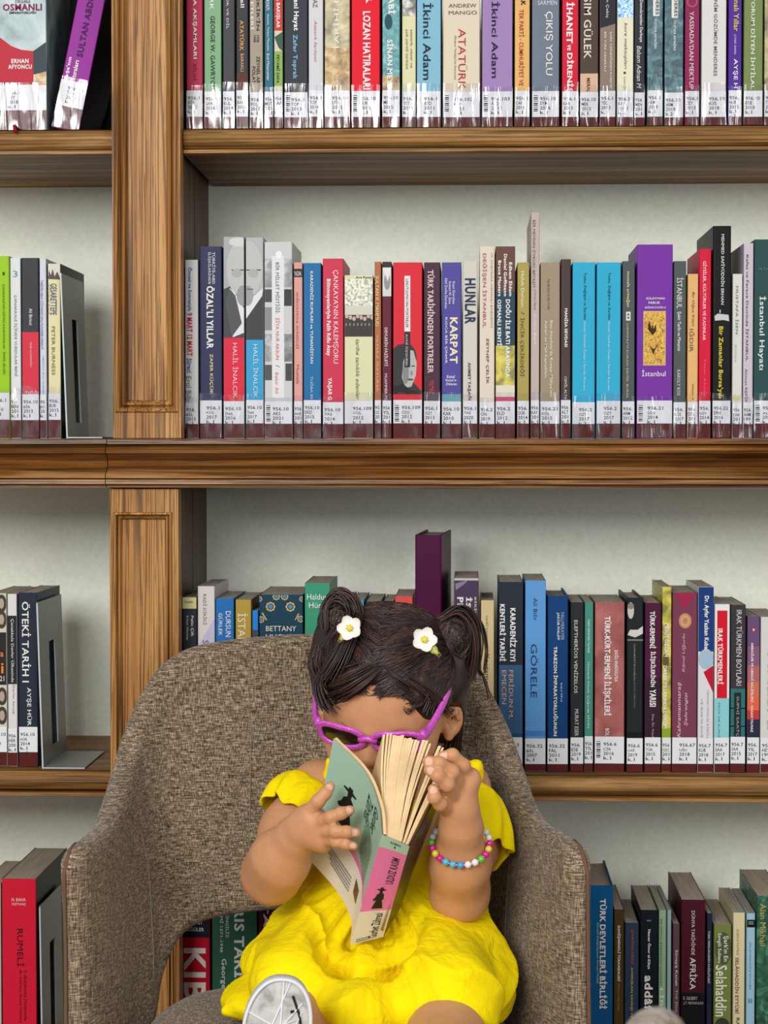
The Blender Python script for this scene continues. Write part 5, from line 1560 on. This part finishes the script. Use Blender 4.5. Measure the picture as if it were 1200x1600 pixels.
bl, br = inv(BL), inv(BR)
m_hair2 = plain('4a2e20', .42, .45, 'brown_hair')  # browner strands, with the warm highlights of the hair put into their colour
m_hair3 = plain('1c110e', .42, .45, 'black_brown_hair')
HM3 = [m_hair, m_hair, m_hair2, m_hair3]
for i in range(1900):
    side = -1 if rs.random() < .52 else 1
    tgt = bl if side < 0 else br
    # start on the hairline round the face or at the parting
    u = rs.uniform(-1, 1)
    if rs.random() < .62:
        t = rs.uniform(.0, 1.0)
        st = (side * (4 + 66 * t), 44 - 36 * t ** 2 + rs.uniform(-6, 4), 72 - 48 * t ** 1.4 + rs.uniform(-6, 3))
    else:
        st = (side * rs.uniform(0, 6), rs.uniform(50, 92), rs.uniform(-60, 66))
    pts = []
    ph = rs.uniform(0, 6.3)
    wv = rs.uniform(1, 7)
    for k in range(9):
        t = k / 8
        q = [st[j] + (tgt[j] * .82 - st[j]) * t for j in range(3)]
        q[0] += wv * math.sin(6 * t + ph) * (1 - t)
        q[1] += wv * math.sin(5 * t + ph * 2) * (1 - t * .6)
        pts.append(on_cap(q[0], q[1], q[2], 1.0 + .022 * math.sin(PI * t) * rs.uniform(.3, 1.3) + rs.uniform(0, .012)))
    hm.tube(pts, [.0003] + [rs.uniform(.0005, .0012)] * 7 + [.0004], HM3[i % 4], 5, False)
# coils of the buns
for B, rx, rz, n_ in ((BL, .0232, .0242, 230), (BR, .0222, .0308, 230)):
    for i in range(n_):
        ax = Vector((rs.gauss(.25, .35), rs.gauss(-1, .35), rs.gauss(.1, .35))).normalized()
        e1 = ax.orthogonal().normalized()
        e2 = ax.cross(e1)
        a0, hgt = rs.uniform(0, 6.3), rs.uniform(-.75, .95)
        rad = math.sqrt(1 - hgt * hgt)
        pts = []
        for k in range(12):
            w = a0 + k * .32
            v = (e1 * math.cos(w) + e2 * math.sin(w)) * rad + ax * hgt
            f = 1.0 + .03 * math.sin(w * 2 + i)
            pts.append(B + Vector((v.x * rx, v.y * .023, v.z * rz)) * f)
        hm.tube(pts, [.0003] + [rs.uniform(.0005, .0011)] * 10 + [.0003], HM3[i % 4], 5, False)
# loose loop over the left bun, free curls of the fringe and side locks
def lock(pts, n_=10, spread=.003, r0=.0009):
    n_ = n_ * 2 if n_ > 5 else n_
    base = spline([tuple(Vector(q)) for q in pts], 6)
    for i in range(n_):
        o = Vector((rs.gauss(0, 1), rs.gauss(0, 1), rs.gauss(0, 1))) * spread
        m_ = len(base)
        hm.tube([Vector(q) + o * (.5 + .9 * k / m_) for k, q in enumerate(base)], [r0 * (.45 + .55 * math.sin(PI * (k + .6) / (m_ + .2))) for k in range(m_)], HM3[i % 4], 5, False)


A_ = lambda x, y, Y: at(x, y, Y)
lock([A_(508, 985, 2.06), A_(508, 950, 2.065), A_(526, 930, 2.07), A_(546, 937, 2.068), A_(556, 962, 2.062), A_(552, 985, 2.055)], 26, .0035, .0011)
lock([A_(690, 965, 2.065), A_(716, 952, 2.065), A_(738, 972, 2.068), A_(744, 1010, 2.07), A_(738, 1050, 2.075)], 26, .004, .0011)
lock([A_(500, 1010, 2.06), A_(496, 1040, 2.055), A_(508, 1062, 2.045), A_(516, 1040, 2.04)], 18, .004)
lock([A_(506, 1050, 2.03), A_(500, 1075, 2.025), A_(508, 1100, 2.02), A_(516, 1110, 2.018)], 14, .003)
SL = lambda pts, *k: lock([skull(*q) for q in pts], *k)
SL([(-4, 62, 7), (-20, 54, 10), (-36, 42, 9), (-52, 22, 5)], 30, .0045)
SL([(2, 60, 7), (-14, 50, 12), (-32, 36, 11), (-46, 24, 6)], 30, .004)
SL([(8, 62, 7), (-4, 54, 11), (-20, 42, 11), (-34, 32, 7)], 26, .004)
SL([(-30, 56, 6), (-46, 40, 8), (-60, 12, 6)], 24, .004)
SL([(-50, 40, 6), (-60, 20, 8), (-64, -6, 6)], 20, .004)
SL([(18, 60, 6), (34, 50, 8), (46, 36, 7), (48, 26, 6), (42, 25, 6)], 8, .0018)
SL([(26, 58, 6), (42, 44, 7), (55, 26, 6), (53, 14, 6)], 20, .003)
SL([(40, 48, 6), (56, 30, 6), (64, 8, 5), (66, -8, 4)], 24, .003)
SL([(12, 62, 6), (22, 54, 8), (33, 46, 8), (42, 36, 5)], 18, .003)
SL([(30, 52, 6), (44, 36, 7), (46, 24, 6), (39, 18, 5), (35, 23, 5)], 4, .0012, .0007)
lock([H(70, 8, -6), H(74, -20, -16), H(70, -52, -20), H(66, -78, -18)], 26, .005)
lock([A_(742, 1035, 2.09), A_(752, 1050, 2.09), A_(760, 1070, 2.095), A_(764, 1090, 2.10)], 4, .001, .0006)
lock([A_(560, 960, 2.05), A_(548, 990, 2.03), A_(530, 1030, 2.02), A_(512, 1062, 2.02)], 24, .005)
hair = gpart(hm, 'hair')
eb = MB()
for s in (-1, 1):
    eb.tube([H(s * 14, -2, 73.5), H(s * 24, 0, 70.5), H(s * 34, -1, 63.5), H(s * 42, -5, 55)], [.0008, .0014, .0013, .0006], m_hair, 6)
gpart(eb, 'eyebrows')
# hair ties under the buns
m_tie = tex('hair_tie_cloth', [(.4, '9a86b4'), (.5, 'c8b8d0'), (.6, 'a05a72')], 120)
for B, dn, rr in ((BL, Vector((.010, .002, -.010)), .021), (BR, Vector((-.012, .0, -.018)), .021)):
    mb = MB()
    ax = (HC - B).normalized()
    e1 = ax.orthogonal().normalized()
    e2 = ax.cross(e1)
    c = B + ax * .015
    mb.tube([c + (e1 * math.cos(2 * PI * k / 32) + e2 * math.sin(2 * PI * k / 32)) * (rr + .0012 * math.sin(k * 2.4)) for k in range(33)], .0042, m_tie, 8, False)
    gpart(mb, 'hair_tie')

# ------------------------------------------------------------------ flower hair clips
m_petal = plain('f4f2ec', .5, .3, 'petal')
m_core = plain('ecdc5a', .6, .2, 'flower_core')
m_leaf = plain('c2cf6a', .5, .3, 'flower_leaf')
m_clip = plain('c8b45a', .3, .5, 'clip_metal', .9, .7)


def flower(px, py, Y, nrm, spin, label, tail):
    c = at(px, py, Y)
    o = empty('flower_hair_clip', c)
    tag(o, label, 'hair clip', 'flower hair clips')
    n_ = Vector(nrm).normalized()
    e1 = n_.orthogonal().normalized()
    e2 = n_.cross(e1)
    cs, sn = math.cos(spin), math.sin(spin)
    e1, e2 = e1 * cs + e2 * sn, e2 * cs - e1 * sn
    for k in range(5):
        w = 2 * PI * k / 5
        d = e1 * math.cos(w) + e2 * math.sin(w)
        t = n_.cross(d)
        rows = []
        for i in range(9):
            u = i / 8
            hw = .0062 * math.sin(PI * (.08 + .86 * u)) ** .7
            row = []
            for j in range(7):
                s_ = j / 3 - 1
                row.append(d * (.0015 + .0115 * u) + t * hw * s_ + n_ * (.0042 * u * u - .0018 * (1 - s_ * s_) * u + .0012 * u))
            rows.append(row)
        mb = MB()
        mb.grid(rows, m_petal)
        mb.build('petal', o)
    mb = MB()
    mb.sphere(n_ * .0012, .0034, m_core, 12, 8)
    for k in range(6):
        w = 2 * PI * k / 6
        mb.tube([(e1 * math.cos(w) + e2 * math.sin(w)) * .001 + n_ * .002, (e1 * math.cos(w) + e2 * math.sin(w)) * .0034 + n_ * .0055], .0007, m_core, 6)
    mb.build('flower_center', o)
    tv = at(px + tail[0], py + tail[1], Y - .002) - c
    mb = MB()
    rows = []
    sd = tv.cross(n_).normalized()
    for i in range(8):
        u = i / 7
        rows.append([tv * (.35 + .65 * u) + sd * .0042 * math.sin(PI * (.1 + .9 * u)) * (j / 2 - 1) + n_ * (.001 * (1 - abs(j / 2 - 1)) - .001) for j in range(5)])
    mb.grid(rows, m_leaf)
    mb.build('leaf', o)
    mb = MB()
    for q in (-1, 1):
        mb.tube([-tv * .1 - n_ * .003 + sd * .0016 * q, tv * .55 - n_ * .001 + sd * .0028 * q, tv * 1.15 - n_ * .002 + sd * .001 * q], [.0008, .0011, .0009], m_clip, 6)
    mb.build('clip', o)


flower(547, 982, 2.008, (-.15, -1, .28), .5, 'white flower hair clip at the left bun', (-16, 18))
flower(663, 1000, 2.000, (.1, -1, .3), 1.0, 'white flower hair clip near the right bun', (22, 22))

# ------------------------------------------------------------------ sunglasses
m_gl, nt, p = newmat('pink_glitter_plastic')
tc = nt.nodes.new('ShaderNodeTexCoord')
v = node(nt, 'ShaderNodeTexVoronoi', Scale=420.0)
nt.links.new(tc.outputs['Object'], v.inputs['Vector'])
r = ramp(nt, [(.0, 'f4b4ec'), (.18, 'd060c4'), (.5, 'c048b4')])
nt.links.new(v.outputs['Distance'], r.inputs[0])
nt.links.new(r.outputs[0], p.inputs['Base Color'])
p.inputs['Roughness'].default_value = .25
m_lens, nt, p = newmat('dark_lens')
p.inputs['Base Color'].default_value = lin('16130c') + [1]
p.inputs['Roughness'].default_value = .12
GO = H(3, -8, 80)
sg = empty('sunglasses', GO)
tag(sg, 'pink glitter sunglasses with dark lenses sliding down the nose of the girl', 'sunglasses')


def G(a, b, c=0.):
    """point of the slipped glasses front: a across, b up, bowed back at the sides"""
    k = abs(a) / 56
    return H(a + 3, -8 + b + .5, 89 - 10 * k ** 2 + b * .32 + c) - GO


def lens_outline(s, grow):
    pts = []
    for k in range(40):
        w = 2 * PI * k / 40
        cx, cy = 29.5, 0
        rx, ry = 21 + grow, 10.5 + grow
        ex = .78
        x = rx * math.copysign(abs(math.cos(w)) ** ex, math.cos(w))
        y = ry * math.copysign(abs(math.sin(w)) ** ex, math.sin(w))
        if x > 0 and y > 0:                                   # cat-eye corner
            y += 3.0 * (x / rx) * (y / ry)
            x += 2.5 * (x / rx) * (y / ry)
        if x < 0 and y < 0:
            y += 2.0 * (x / rx) * (y / ry)
        pts.append((s * (cx + x), cy + y))
    return pts


fr = MB()
for s in (-1, 1):
    o_, i_ = lens_outline(s, 6.6), lens_outline(s, -.2)
    rows = []
    for f, c in ((0, -1.6), (0, .6), (.25, 1.8), (.6, 1.9), (1, .8), (1, -1.6)):
        rows.append([G(o_[k][0] + (i_[k][0] - o_[k][0]) * f, o_[k][1] + (i_[k][1] - o_[k][1]) * f, c) for k in range(40)])
    rows.append(rows[0])
    fr.grid(rows, m_gl, True, True)
fr.tube([G(-9, 2.0), G(-4, 4.2), G(0, 4.8), G(4, 4.2), G(9, 2.0)], [.0036, .0034, .0033, .0034, .0036], m_gl, 10)
fr.build('frame', sg)
for s in (-1, 1):
    i_ = lens_outline(s, .3)
    rows = [[G(s * 29.5 + (x - s * 29.5) * f, y * f, -.4 + 1.4 * (1 - f * f)) for x, y in i_] for f in (1, .8, .55, .3, .05)]
    mb = MB()
    mb.grid(rows, m_lens, True, True)
    mb.add(rows[-1], [list(range(40))], m_lens)
    mb.build('lens', sg)
    tp = [G(s * 54.5, 9, -2), H(s * 61, 0, 62) - GO, H(s * 68, 12, 34) - GO, H(s * 72, 24, 6) - GO, H(s * 72, 22, -12) - GO]
    mb = MB()
    mb.tube(spline([tuple(q) for q in tp], 5), [.0066 - .0034 * k / 20 for k in range(21)], m_gl, 10, True, .55)
    mb.build('temple_arm', sg)

# ------------------------------------------------------------------ bracelet
wc = Vector(WR + (ER - WR) * .22) + Vector((0, -.0015, -.0008))
ax = (Vector(ER) - Vector(WR)).normalized()
br_ = empty('bead_bracelet', wc)
tag(br_, 'bracelet of pink, blue, green and white beads round the wrist on the right', 'bracelet')
e1 = Vector((1, 0, 0))
e1 = (e1 - ax * e1.dot(ax)).normalized()
e2 = ax.cross(e1)
RB = .0288
mb = MB()
mb.tube([(e1 * math.cos(2 * PI * k / 48) + e2 * math.sin(2 * PI * k / 48)) * RB for k in range(49)], .0007, plain('e8e8e8', .4, key='elastic'), 6, False)
mb.build('elastic_cord', br_)
BC = ['d81e96', '62b8de', 'f0eef0', 'e8a0b8', '62c83c', 'e0d040', '62b8de', 'd81e96', '4aa8dc', 'f0eef0', 'd81e96', 'c8d840']
NB = 24
for k in range(NB):
    w = 2 * PI * k / NB
    mb = MB()
    c = (e1 * math.cos(w) + e2 * math.sin(w)) * RB
    mb.sphere(c, .0036, plain(BC[(k * 5 + k // 3) % len(BC)], .2, .5, key='bead'), 12, 8)
    mb.build('bead', br_)

# ------------------------------------------------------------------ the shoe whose sole faces the camera
m_sole = tex('worn_white_rubber', [(.35, '928f8a'), (.5, 'b4b2ae'), (.65, 'c8c6c2')], 60, rough=.6)
m_rim = plain('e6e8ea', .5, .3, 'rubber_rim')
m_canvas = plain('d8d4cc', .8, .2, 'canvas')
m_dirt = plain('2c2a30', .8, .1, 'dirt')


def shoe(c, up, nrm, L_, W_, vis=True):
    """sole outline with toe along up, tread towards nrm"""
    c, u, n_ = Vector(c), Vector(up).normalized(), Vector(nrm).normalized()
    u = (u - n_ * u.dot(n_)).normalized()
    s = u.cross(n_)
    out = []
    for k in range(60):
        w = 2 * PI * k / 60
        y = math.sin(w)
        x = math.cos(w)
        wd = W_ * (.5 + .06 * y - .08 * math.exp(-((y + .15) / .35) ** 2))
        out.append((wd * math.copysign(abs(x) ** .85, x) + .004 * y, L_ / 2 * math.copysign(abs(y) ** .95, y)))
    pt = lambda x, y, z: c + s * x + u * y + n_ * z
    mb = MB()
    rows = [[pt(x * f, y * (1 - (1 - f) * W_ / L_), z) for x, y in out] for f, z in ((1.0, -.012), (1.0, -.001), (.985, .001), (.94, .0012), (.905, .0006), (.90, -.0012))]
    mb.grid(rows, m_rim, True, True)
    mb.add(rows[-1], [list(range(60))], m_sole)
    if vis:                                                  # raised ribs of the tread, crossing lines inside the rim
        for (x0, y0, x1, y1) in ((-.018, -.02, .010, .062), (.004, -.04, .004, .064), (-.024, .012, .020, .030), (-.022, -.012, .022, .044), (-.026, .034, .024, .010), (-.010, -.05, .022, .036), (-.024, -.03, .024, -.012)):
            a, b = Vector((x0, y0)), Vector((x1, y1))
            mb.tube([pt(a.x, a.y, -.0008), pt(b.x, b.y, -.0008)], .0010, m_rim, 6)
        mb.tube([pt(.013, .050, -.0008), pt(.020, .034, -.0008), pt(.024, .016, -.0008), pt(.025, -.006, -.0008)], .0012, m_dirt, 6)
        for q in ((.014, .036), (.018, .022), (.012, .012)):
            mb.sphere(pt(q[0], q[1], -.001), (.0024, .0012, .0018), m_dirt, 8, 6)
    up_ = MB()
    sh = []
    for f, z, lo in ((1.0, -.011, 0), (1.0, -.022, 0), (.93, -.036, 0), (.80, -.048, .1), (.62, -.056, .25), (.50, -.066, .42), (.44, -.078, .5)):
        sh.append([pt(x * f, y * f - L_ * .5 * lo, z) for x, y in out])
    up_.grid(sh, m_canvas, True, True)
    o = gpart(mb, 'shoe_sole')
    o2 = gpart(up_, 'shoe')
    sole_o = o
    M_ = sole_o.matrix_local.copy()
    sole_o.parent = o2
    return o2


toe, heel = P(437, 1527, 1.735), P(418, 1762, 1.715)
shoe((toe + heel) / 2, toe - heel, (.10, -1, .10), float(np.linalg.norm(toe - heel)), .064)

shoe(AR + np.array((0, -.022, -.050)), (0, -1, -.25), (0, .25, -1), .135, .060)

# ------------------------------------------------------------------ the book she reads
m_paper = tex('cream_paper', [(.3, 'd0b083'), (.7, 'e4c899')], 40, rough=.8)
m_paperw = plain('e9e2d4', .6, .3, 'white_print')
m_mint = plain('a9cbb4', .35, .5, 'mint_print')
m_pink = plain('ec7ab4', .35, .5, 'pink_print')
m_blk = plain('1c1c18', .5, .3, 'black_print')
m_gry = plain('6a8a7c', .5, .3, 'grey_print')
m_bron = plain('6e5236', .4, .4, 'bronze_print')
S0, S1 = P(597, 1304, 1.895), P(640, 1322, 1.897)           # spine, upper end
E0, E1 = P(547, 1477, 1.983), P(599, 1464, 1.985)           # spine, lower end
rbk = empty('open_paperback', tuple((E0 + E1) / 2))
tag(rbk, 'open paperback with mint, pink and white cover held upright before the face of the girl', 'book')
RO = tuple((E0 + E1) / 2)
rpart = lambda mb, name: shift(mb, RO).build(name, rbk)
AX = (E0 + E1) / 2 - (S0 + S1) / 2


def off_surface(grid, f=.0003):
    """small lift of a sheet towards the camera"""
    return grid


def sheet(topc, botc, nu=24):
    t = spline([tuple(q) for q in topc], nu // max(1, len(topc) - 1))
    b = spline([tuple(q) for q in botc], nu // max(1, len(botc) - 1))
    m_ = min(len(t), len(b))
    return np.array(t[:m_]), np.array(b[:m_])


# front cover: bends from the spine round to the left
ct, cb = sheet([S0, P(592, 1258, 1.906), P(570, 1205, 1.925), P(521, 1154, 1.952)], [E0, P(548, 1436, 1.988), P(526, 1392, 2.000), P(484, 1344, 2.012)])
NV = 40
cov = np.array([[ct[i] + (cb[i] - ct[i]) * v / NV for v in range(NV + 1)] for i in range(len(ct))])
du_ = np.gradient(cov, axis=0)
dv_ = np.gradient(cov, axis=1)
cn = np.cross(du_, dv_)
cn /= np.linalg.norm(cn, axis=2, keepdims=True)
if cn[..., 1].mean() > 0:
    cn = -cn


def cov_pt(s, t, lift=0.):
    """s from spine (0) to fore edge (1), t from the head (0) to the foot (1)"""
    x, y = s * (cov.shape[0] - 1), t * NV
    i, j = min(int(x), cov.shape[0] - 2), min(int(y), NV - 1)
    fx, fy = x - i, y - j
    f = lambda A: (A[i, j] * (1 - fx) * (1 - fy) + A[i + 1, j] * fx * (1 - fy) + A[i, j + 1] * (1 - fx) * fy + A[i + 1, j + 1] * fx * fy)
    return f(cov) + f(cn) * lift


mb = MB()
bm_ = {0: m_mint, 1: m_pink, 2: m_paperw}
for i in range(cov.shape[0] - 1):
    for j in range(NV):
        t = (j + .5) / NV
        m_ = m_mint if t < .575 else m_pink if t < .63 else m_paperw
        mb.add([tuple(cov[i, j]), tuple(cov[i + 1, j]), tuple(cov[i + 1, j + 1]), tuple(cov[i, j + 1])], [(0, 1, 2, 3)], m_, True)
        k = .0009
        mb.add([tuple(cov[i, j] - cn[i, j] * k), tuple(cov[i, j + 1] - cn[i, j + 1] * k), tuple(cov[i + 1, j + 1] - cn[i + 1, j + 1] * k), tuple(cov[i + 1, j] - cn[i + 1, j] * k)], [(0, 1, 2, 3)], m_paper, True)


def cov_text(s, s0, s1, t0, t1, mat, slant=0., bold=1):
    """lettering on the curved cover running from the spine side to the fore edge"""
    vs, fs = text_geo(s, bold, slant)
    mb.add([tuple(cov_pt(s0 + (s1 - s0) * a, t1 + (t0 - t1) * b, .0004)) for a, b in vs], fs, mat)


def cov_poly(pts, mat, lift=.0004):
    mb.add([tuple(cov_pt(a, b, lift)) for a, b in pts], [list(range(len(pts)))], mat)


COVER_MB = mb


def lady(f):
    """black silhouette of a standing figure with hat and wide skirt, unit box"""
    return [f(x, y) for x, y in ((.42, 0), (.62, 0), (.64, .07), (.88, .09), (.86, .13), (.63, .15), (.61, .24), (.78, .31), (.84, .54), (.74, .62), (.86, .80), (.95, 1), (.10, 1), (.22, .78), (.30, .60),
                                 (.10, .64), (.03, .57), (.18, .48), (.25, .34), (.42, .26), (.40, .15), (.16, .12), (.18, .08), (.40, .07))]


cov_poly(lady(lambda x, y: (.86 - .20 * x, .21 + .31 * y)), m_blk)
for k, wl in enumerate(('Gurbet', 'Zühresi')):
    vs, fs = text_geo(wl, 1, .2)
    s0, s1, t0, t1 = .44 - .0 * k, .40, .02, .20
    # title runs down the cover near the spine
    mb.add([tuple(cov_pt((.40 if k == 0 else .55) - .12 * b, .05 + .03 * k + .19 * a, .0004)) for a, b in vs], fs, plain('2c4038', .5, key='title_print'))
for k in range(9):
    t0 = .20 + .035 * k
    cov_poly([(.50, t0), (.50 - .30, t0 + .10), (.50 - .30, t0 + .112), (.50, t0 + .012)], m_gry)
cov_poly([(.42, .70), (.30, .72), (.30, .84), (.42, .82)], m_bron)
for k in range(5):
    t0 = .74 + .028 * k
    cov_poly([(.88 - .02 * k, t0), (.50 - .0 * k, t0 + .02), (.50, t0 + .030), (.88 - .02 * k, t0 + .010)], plain('8a8488', .5, key='fine_print'))
rpart(mb, 'front_cover')
# spine with three colour fields and its print
mb = MB()
sp = lambda a, b, lift=0.: (S0 * (1 - a) + S1 * a) * (1 - b) + (E0 * (1 - a) + E1 * a) * b + np.array((.0, -1, .35)) * (.0022 * math.sin(PI * a) + lift)
for b0, b1, m_ in ((0, .10, m_mint), (.10, .69, m_pink), (.69, 1.0, m_paperw)):
    mb.grid([[tuple(sp(k / 8, b)) for k in range(9)] for b in (b0, b1)], m_)


def sp_text(s, a0, a1, b0, b1, mat, up=True, slant=0.):
    vs, fs = text_geo(s, 1, slant)
    if up:
        mb.add([tuple(sp(a0 + (a1 - a0) * (1 - v_), b1 + (b0 - b1) * u_, .0005)) for u_, v_ in vs], fs, mat)
    else:
        mb.add([tuple(sp(a0 + (a1 - a0) * u_, b1 + (b0 - b1) * v_, .0005)) for u_, v_ in vs], fs, mat)


sp_text('ULDUZ KASIM', .56, .82, .16, .42, m_blk)
mb.add([tuple(sp(.30 + .42 * x, .46 + .21 * y, .0005)) for x, y in lady(lambda x, y: (x, y))], [list(range(24))], m_blk)
sp_text('Gurbet Zühresi', .50, .78, .72, .98, m_blk, True, .2)
for k in range(2):
    sp_text('GSDADPY' if k else 'EAZODD', .16 + .0, .60, .955 + .02 * k, .968 + .02 * k, m_blk, False)
sp_text('ROMAN', .36, .72, .030, .048, m_blk, False)
sp_text('I', .52, .56, .060, .080, m_blk, False)
rpart(mb, 'spine')
# back cover to the right
bt, bb = sheet([S1, P(666, 1275, 1.905), P(691, 1225, 1.922), P(714, 1183, 1.933)], [E1, P(622, 1425, 1.99), P(634, 1394, 2.005), P(641, 1370, 2.015)])
mb = MB()
mb.grid([list(map(tuple, bt)), list(map(tuple, bb))], plain('4a3c2c', .3, .5, 'back_print'))
mb.grid([[tuple(q + np.array((-.0012, -.0002, .0004))) for q in bb], [tuple(q + np.array((-.0012, -.0002, .0004))) for q in bt]], m_paper)
rpart(mb, 'back_cover')


def leaf(mb, base, tip, bend, th, frac=.86, mat=None):
    """bundle of pages from the spine to the fore edge, a slab of thickness th running down the book axis"""
    base, tip = np.array(base), np.array(tip)
    side = np.array((1.0, 0, .0))
    rows = []
    for k in range(9):
        u = k / 8
        c = base + (tip - base) * u + np.array(bend) * math.sin(PI * u)
        w = th * (.72 + .28 * u)
        rows.append([tuple(c - side * w / 2), tuple(c + side * w / 2), tuple(c + side * w / 2 + AX * frac), tuple(c - side * w / 2 + AX * frac)])
    mb.grid(rows, mat or m_paper, False, True)
    mb.add(rows[-1], [(0, 1, 2, 3)], mat or m_paper)


mb = MB()
# pages lying along the front cover
pt_ = [ct[i] - cn[i, 0] * .0016 for i in range(len(ct))]
pb_ = [cb[i] - cn[i, -1] * .0016 for i in range(len(cb))]
pt2 = [q - cn[i, 0] * .0030 for i, q in enumerate(pt_)]
pb2 = [q - cn[i, -1] * .0030 for i, q in enumerate(pb_)]
rows = [[tuple(pt_[i]), tuple(pt2[i]), tuple(pb2[i] - AX * .04), tuple(pb_[i] - AX * .04)] for i in range(len(pt_))]
mb.grid(rows, m_paper, False, True)
mb.add(rows[-1], [(0, 1, 2, 3)], m_paper)
rpart(mb, 'pages')
mb = MB()
mid = lambda f: S0 * (1 - f) + S1 * f + np.array((0, .003, 0))
tips = [(600, 1149, .2), (606, 1146, .23), (611, 1147, .26), (616, 1148, .29), (620, 1148, .32), (624, 1149, .35), (629, 1150, .38), (633, 1151, .41), (637, 1152, .44), (641, 1153, .47), (645, 1154, .5), (650, 1156, .53), (654, 1158, .56), (662, 1157, .62), (667, 1159, .65), (672, 1162, .68), (687, 1166, .78), (692, 1168, .80), (703, 1172, .88), (707, 1174, .90), (711, 1177, .92)]
for k, (x, y, f) in enumerate(tips):
    j = rnd.uniform(-2, 2)
    leaf(mb, mid(f), P(x, y + j, 1.955 - .00016 * (x - 600)), (-.004 + .000025 * (x - 600), .002, 0), rnd.uniform(.0020, .0034))
rpart(mb, 'pages')
